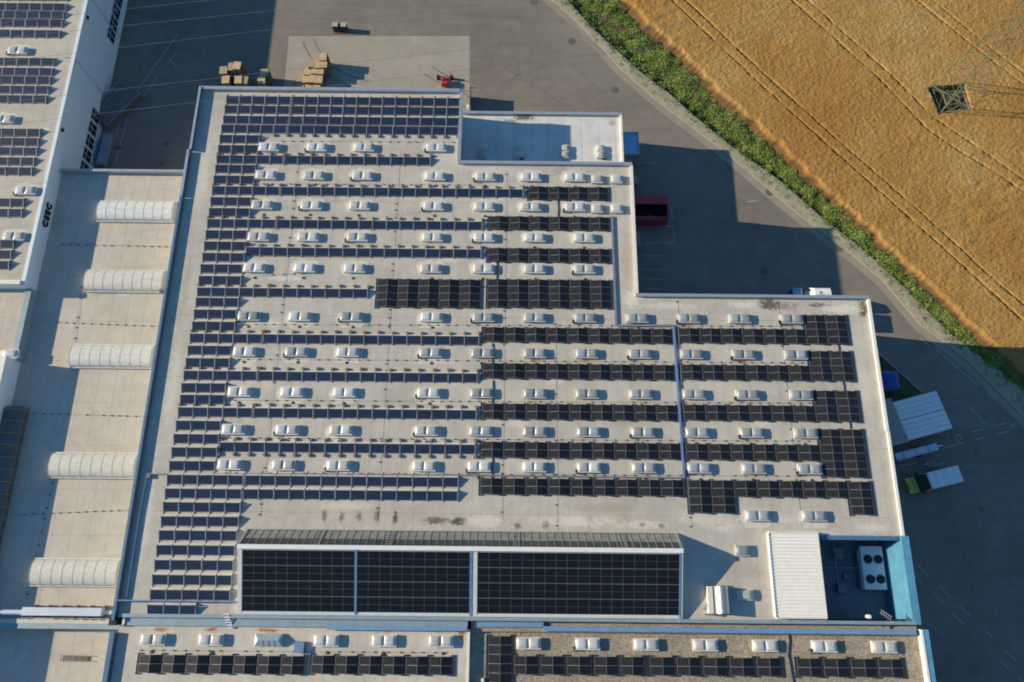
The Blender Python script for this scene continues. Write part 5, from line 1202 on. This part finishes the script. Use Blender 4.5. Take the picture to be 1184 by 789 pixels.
rotbox('skip', 'narrow blue grey skip standing along the left hall wall', 'skip', c.x + .1, c.y, an, [('bin', MB().frustum((-L / 2 + .2, L / 2 - .2, -.5, .5), (-L / 2, L / 2, -.6, .6), .1, 1.05), M['skipblue']), ('lid', MB().box(-L / 2 + .1, -.05, -.55, .55, 1.06, 1.12).box(.05, L / 2 - .1, -.55, .55, 1.06, 1.12), M['skipblue'])])
# red container, small items in the shaded east yard
a = P(731, 226, 2.4); b2 = P(773.5, 253, 2.4)
t = thing('red_container', 'dark red open container with black inside in the shaded dock yard', 'container', ((a[0] + b2[0]) / 2, (a[1] + b2[1]) / 2, 0))
hx, hy = (b2[0] - a[0]) / 2, (a[1] - b2[1]) / 2
mb = MB(); mb.box(-hx, hx, -hy, -hy + .1, .15, 2.0); mb.box(-hx, hx, hy - .1, hy, .15, 2.4); mb.box(hx - .1, hx, -hy + .1, hy - .1, .15, 2.3); mb.box(-hx, -hx + .1, -hy + .1, hy - .1, .15, 2.3); mb.build('body', M['darkred'], t, world=False)
MB().box(-hx + .1, hx - .1, -hy + .1, hy - .1, .15, .3).build('floor', M['dark'], t, world=False)
MB().slab((-hx, hy - 1.35, 2.45), (hx, hy - 1.35, 2.45), (hx + .02, hy, 2.47), (-hx, hy, 2.47), .05).build('tarp', M['darkred'], t, world=False)
MB().slab((-hx + .1, -hy + .1, 1.7), (hx - .1, -hy + .1, 1.7), (hx - .1, -hy + .75, 1.65), (-hx + .1, -hy + .75, 1.65), .3).build('load', M['darkred'], t, world=False)
x, y = P(734, 208, 1.2); o = MB().box(-.45, .45, -.5, .5, 0, 1.2).box(-.5, .5, -.55, .55, 1.2, 1.25); o = o.build('tank_box', M['concrete'], None, False); o.location = (x, y, 0); tag(o, 'small grey tank box beside the hall wall north of the red container', 'tank')
a = Vector(P(753, 246, 1.2)); t = thing('pallet_truck', 'small grey pallet truck south of the red container', 'pallet truck', (a.x, a.y - .6, 0), -1.0)
mb = MB(); mb.box(-.1, 1.2, -.28, -.1, .06, .16); mb.box(-.1, 1.2, .1, .28, .06, .16); mb.box(-.45, -.1, -.3, .3, .1, .55); mb.build('forks', M['concrete'], t, world=False); MB().bar((-.4, 0, .5), (-.9, 0, 1.2), .06).build('handle', M['steel'], t, world=False)
a = P(738, 276, 1.0); o = MB(); o.box(-.28, .28, -1.1, 1.1, .15, .75); o.box(-.32, .32, -1.15, 1.15, .75, .82); o = o.build('narrow_trolley', M['concrete'], None, False); o.location = (a[0], a[1], 0); tag(o, 'narrow grey trolley in the marked bay by the hall wall', 'trolley')
# blue covered skip on the lawn
a, b2 = P(1019, 429, 2.2), P(1042, 451, 2.2)
t = thing('covered_skip', 'skip with a deep blue tarp on the shaded lawn beside the east wall', 'skip', ((a[0] + b2[0]) / 2, (a[1] + b2[1]) / 2, 0)); hx, hy = (b2[0] - a[0]) / 2, (a[1] - b2[1]) / 2
MB().frustum((-hx + .2, hx - .2, -hy + .2, hy - .2), (-hx, hx, -hy, hy), .1, 1.9).build('bin', M['steel'], t, world=False)
mb = MB(); mb.pillow(-hx - .05, hx + .05, -hy - .05, hy + .05, 1.9, .3, 8); mb.box(-hx - .05, hx + .05, -hy - .05, hy + .05, 1.6, 1.9); mb.build('tarp', M['navy'], t, world=False)
# swap bodies at the dock
d0 = Vector((53.29, 24.06)) - Vector((47.42, 22.48)); an = math.atan2(d0.y, d0.x); nrm = Vector((math.sin(an), -math.cos(an)))
for k, nm in enumerate(('northern', 'southern')):
    c = Vector((47.42, 22.48)) + d0.normalized() * 2.4 + nrm * (1.23 + 2.47 * k)
    t = thing('swap_body', 'white roofed box trailer at the shaded east dock, %s of two' % nm, 'trailer', (c.x, c.y, 0), an, 'box trailers at the east dock')
    MB().box(-3.7, 3.7, -1.2, 1.2, 1.2, 3.75).build('box', M['white'], t, world=False)
    mb = MB(); mb.box(-3.72, 3.72, -1.19, -.035, 3.751, 3.82); mb.box(-3.72, 3.72, .035, 1.19, 3.751, 3.82); mb.build('roof_panel', M['white'], t, world=False)
    for yy in (-.62, .6): MB().box(-3.7, 3.7, yy - .014, yy + .014, 3.822, 3.828).build('roof_seam', M['skipblue'], t, world=False)
    for yy in (-1.0, 1.0): MB().box(3.74, 3.82, yy - .12, yy + .12, 1.0, 1.18).build('tail_light', M['red'], t, world=False)
    mb = MB(); mb.box(-3.6, 3.6, -.5, .5, .95, 1.19); mb.build('chassis', M['blackrail'], t, world=False)
    for xx in (-2.6, 2.6):
        for yy in (-1.05, 1.05): MB().bar((xx, yy, 0), (xx, yy, 1.2), .12).build('support_leg', M['steel'], t, world=False)
    MB().box(3.72, 3.78, -1.15, 1.15, 1.25, 3.7).build('rear_door', M['cladlight'], t, world=False)
c = Vector((46.5, 22.2)) + nrm * 2.3
t = thing('dock_house', 'grey sloping dock house joining the white trailers to the hall', 'dock house', (c.x, c.y, 0), an)
mb = MB(); mb.box(-5.0, .6, -2.75, 2.75, 0, 3.4); mb.build('body', M['concrete'], t, world=False); MB().slab((-5.0, -2.85, 4.9), (.95, -2.85, 4.25), (.95, 2.85, 4.25), (-5.0, 2.85, 4.9), .2).build('roof', M['concrete'], t, world=False)
# flatbed ramp
a, b2 = Vector(P(1036, 529, 1.1)), Vector(P(1089, 515, 1.1)); c = (a + b2) / 2; L = (b2 - a).length; an2 = math.atan2((b2 - a).y, (b2 - a).x)
t = thing('loading_ramp', 'narrow pale blue loading ramp trailer beside the white trailers', 'ramp', (c.x, c.y, 0), an2)
mb = MB(); mb.box(-L / 2, L / 2 - .6, -.45, .45, .95, 1.1, 0); mb.box(-L / 2, L / 2 - .6, .40, .45, 1.1, 1.3, 1); mb.box(-L / 2, L / 2 - .6, -.45, -.40, 1.1, 1.3, 1); mb.build('deck', [M['ductblue'], M['ductblue']], t, world=False)
for k in range(3): MB().box(-L / 2 + 1 + k * 1.7, -L / 2 + 1.06 + k * 1.7, -.4, .4, 1.1, 1.14).build('cross_bar', M['steel'], t, world=False)
MB().bar((L / 2 - .6, 0, .9), (L / 2 + .3, 0, .7), .12).build('drawbar', M['ductblue'], t, world=False)
for yy in (-.55, .55): MB().tube([(.3, yy - .1, .35), (.3, yy + .1, .35)], .35, 14).build('wheel', M['tyre'], t, world=False)
# scooter-sized tub
x, y = P(1077, 535, .6); t = thing('round_tub', 'pale round tub standing between the ramp and the lime fronted van', 'tub', (x, y, 0)); MB().tube([(0, 0, 0), (0, 0, .6)], .42, 16, caps=False).build('rim', M['cladlight'], t, world=False); MB().disc(0, 0, .02, .3, .4, 16).build('contents', M['steel'], t, world=False); MB().bar((-.9, -.25, .3), (-.3, -.1, .3), .12).build('handle', M['cladlight'], t, world=False)
# van
def wheel(t, x, y, r=.36, w_=.24):
    o = MB().tube([(x, y - w_ / 2, r), (x, y + w_ / 2, r)], r, 16).build('wheel', M['tyre'], t, world=False)
    MB().tube([(x, y - w_ / 2 - .01, r), (x, y + w_ / 2 + .01, r)], r * .55, 12).build('rim', M['alu'], o, world=False)
c = Vector((52.55, 13.25)); t = thing('delivery_van', 'white van with a lime yellow front parked in the shaded east yard', 'van', (c.x, c.y, 0), R(13.8) + PI)
def extr(prof, hw, taper=None):
    """closed side profile (x, z) stretched across the vehicle's width; upper points lean in a little"""
    mb = MB(); n = len(prof); zmx = max(p[1] for p in prof)
    def hwz(z): return hw - .10 * max(0, (z - 1.0)) / max(.1, zmx - 1.0)
    vs = [(p[0], -hwz(p[1]), p[1]) for p in prof] + [(p[0], hwz(p[1]), p[1]) for p in prof]
    mb.add(vs, [tuple(range(n)), tuple(range(2 * n - 1, n - 1, -1))] + [(i, n + i, n + (i + 1) % n, (i + 1) % n) for i in range(n)]); return mb
extr([(-3.0, .4), (-3.05, 2.35), (-2.9, 2.55), (1.0, 2.55), (1.15, 2.45), (1.15, .4)], 1.08).build('cargo_body', M['white'], t, world=False)
extr([(1.15, .4), (1.15, 2.35), (1.35, 2.3), (2.15, 1.35), (2.15, .4)], 1.02).build('cab', M['blackrail'], t, world=False)
extr([(2.15, .35), (2.15, 1.28), (2.75, 1.12), (3.0, .9), (3.05, .35)], 1.02).build('bonnet', M['lime'], t, world=False)
mb = MB(); mb.slab((1.42, -.8, 2.25), (2.12, -.85, 1.42), (2.12, .85, 1.42), (1.42, .8, 2.25), .02); mb.build('windscreen', M['window'], t, world=False)
for xx in (-2.3, -1.3, -.8, .1): MB().box(xx, xx + .05, -.95, .95, 2.551, 2.585).build('roof_rib', M['cladlight'], t, world=False)
for s_ in (-1, 1):
    MB().box(1.7, 1.9, s_ * 1.2 - .14, s_ * 1.2 + .14, 1.35, 1.7).build('mirror', M['blackrail'], t, world=False)
    MB().box(2.88, 3.06, s_ * .75 - .2, s_ * .75 + .2, .72, .92).build('headlight', M['white'], t, world=False)
    for xx in (-1.9, 2.2): wheel(t, xx, s_ * .95)
MB().box(2.2, 2.6, -.7, .7, 1.2, 1.26).build('bonnet_vent', M['yellow'], t, world=False)
MB().box(-3.12, -3.0, -1.0, 1.0, .4, .6).build('bumper', M['blackrail'], t, world=False)
# truck at the north dock
t = thing('dock_truck', 'white truck docked at the north wall, only its cab peeking past the roof', 'truck', (40.75, 36.0, 0), PI / 2)
MB().box(-2.1, .35, -1.25, 1.25, 1.0, 3.6).build('box_body', M['white'], t, world=False)
extr([(.6, .5), (.6, 3.5), (1.0, 3.75), (1.9, 3.5), (2.45, 2.2), (2.5, .5)], 1.15).build('cab', M['white'], t, world=False)
mb = MB(); mb.slab((2.02, -1.0, 3.3), (2.44, -1.0, 2.3), (2.44, 1.0, 2.3), (2.02, 1.0, 3.3), .02); mb.build('windscreen', M['window'], t, world=False)
MB().box(.9, 1.3, .1, .5, 3.6, 3.72).build('roof_hatch', M['dark'], t, world=False)
MB().box(-2.0, 2.0, -.4, .4, .6, .95).build('chassis', M['blackrail'], t, world=False)
for s_ in (-1, 1):
    MB().box(2.0, 2.15, s_ * 1.3 - .12, s_ * 1.3 + .12, 2.0, 2.6).build('mirror', M['blackrail'], t, world=False)
    for xx in (-1.4, 1.5): wheel(t, xx, s_ * 1.0, .48, .3)
x, y = P(922, 337, 2.4); t = thing('blue_box_trailer', 'small blue topped box trailer left of the docked white truck', 'trailer', (x, y - .9, 0))
MB().box(-.6, .45, -1.8, 1.4, .6, 2.35).build('box', M['navy'], t, world=False); MB().box(.46, .62, -1.8, 1.4, .6, 2.4).build('side_panel', M['white'], t, world=False); MB().box(-.6, .45, -1.8, 1.4, 2.351, 2.4).build('cover', M['bluecoping'], t, world=False)
for s_ in (-.55, .55): MB().tube([(s_ - .1, -.3, .3), (s_ + .1, -.3, .3)], .3, 14).build('wheel', M['tyre'], t, world=False)
x, y = P(1035, 489, 6); o = MB().box(E_ + .3, E_ + .9, y - .9, y + .1, 7.6, 8.0).build('wall_lamp_box', M['bluewall']); tag(o, 'small blue box fixed high on the east wall', 'wall box')

# pylon and lines
px_, py_ = 64.65, 69.6; ta = R(7)
py = thing('pylon', 'green grey lattice pylon standing in the wheat', 'pylon', (px_, py_, 0), ta)
HT = 34; mb = MB()
def hw_(z): return 2.45 - (2.45 - .75) * min(1, z / 24) if z < 24 else .75 - .35 * (z - 24) / 10
lv = [0, 4.5, 8.5, 12, 15, 17.8, 20.2, 22.3, 24.2, 26, 28, 30, 32, 34]
cr4 = [(-1, -1), (1, -1), (1, 1), (-1, 1)]
for za, zb in zip(lv, lv[1:]):
    for i in range(4):
        c0, c1 = cr4[i], cr4[(i + 1) % 4]; ha, hb_ = hw_(za), hw_(zb)
        mb.bar((c0[0] * ha, c0[1] * ha, za), (c0[0] * hb_, c0[1] * hb_, zb), .09)
        mb.bar((c0[0] * ha, c0[1] * ha, za), (c1[0] * hb_, c1[1] * hb_, zb), .042); mb.bar((c1[0] * ha, c1[1] * ha, za), (c0[0] * hb_, c0[1] * hb_, zb), .042)
        mb.bar((c0[0] * hb_, c0[1] * hb_, zb), (c1[0] * hb_, c1[1] * hb_, zb), .03)
for i in range(4): mb.bar((cr4[i][0] * 2.45, cr4[i][1] * 2.45, .45), (-cr4[i][0] * .0, -cr4[i][1] * .0, .45), .08)
mb.build('lattice', M['pylon'], py, world=False)
mb = MB()
for i in range(4):
    mb.bar((cr4[i][0] * 2.2, cr4[i][1] * 2.2, .5), (cr4[(i + 1) % 4][0] * 2.2, cr4[(i + 1) % 4][1] * 2.2, .5), .15)
    mb.bar((cr4[i][0] * 2.2, cr4[i][1] * 2.2, .8), (0, 0, .8), .13)
    mb.bar((cr4[i][0] * 1.1, cr4[i][1] * 1.1, .7), (cr4[(i + 1) % 4][0] * 1.1, cr4[(i + 1) % 4][1] * 1.1, .7), .09)
mb.build('base_frame', M['pylonbase'], py, world=False)
for sx_, sy_ in cr4: MB().box(sx_ * 2.45 - .4, sx_ * 2.45 + .4, sy_ * 2.45 - .4, sy_ * 2.45 + .4, 0, .4).build('footing', M['concrete'], py, world=False)
for z, hl in ((26, 8.2),):
    mb = MB()
    for s_ in (-.5, .5): mb.bar((s_, -hl, z), (s_, hl, z), .1)
    for k in range(16):
        y0_, y1_ = -hl + hl / 8 * k, -hl + hl / 8 * (k + 1); mb.bar((-.5, y0_, z), (.5, y1_, z), .06); mb.bar((-.5, y0_, z), (0, y0_ * .5, z + 1.8 * (1 - abs(y0_) / hl)), .06)
    mb.build('crossarm', M['pylon'], py, world=False)
WN = ['northernmost', 'second', 'third', 'fourth', 'southernmost']
for k, (a, b2) in enumerate([((152, 10), (245, 0)), ((175, 26.6), (300, 14)), ((144, 54.5), (601, 0)), ((129, 104.4), (520, 59.5)), ((111.5, 132), (731, 58))]):
    a, b2 = Vector(P(*a, 25.6)), Vector(P(*b2, 25.6)); d = (b2 - a).normalized()
    s0, s1 = (px_ - a.x) / d.x, (-150 - a.x) / d.x; s2 = (200 - a.x) / d.x
    pts = []
    for i in range(33): s = s1 + (s0 - s1) * i / 32; q = a + d * s; pts.append((q.x, q.y, 25.6))
    for i in range(1, 9): s = s0 + (s2 - s0) * i / 8; q = a + d * s; pts.append((q.x, q.y, 25.6 - 2.5 * math.sin(PI * i / 16)))
    o = MB().tube(pts, .017, 5).build('power_line', M['cablemetal']); tag(o, 'thin overhead power line crossing the courtyard towards the pylon, %s of five' % WN[k], 'power line', 'overhead power lines')
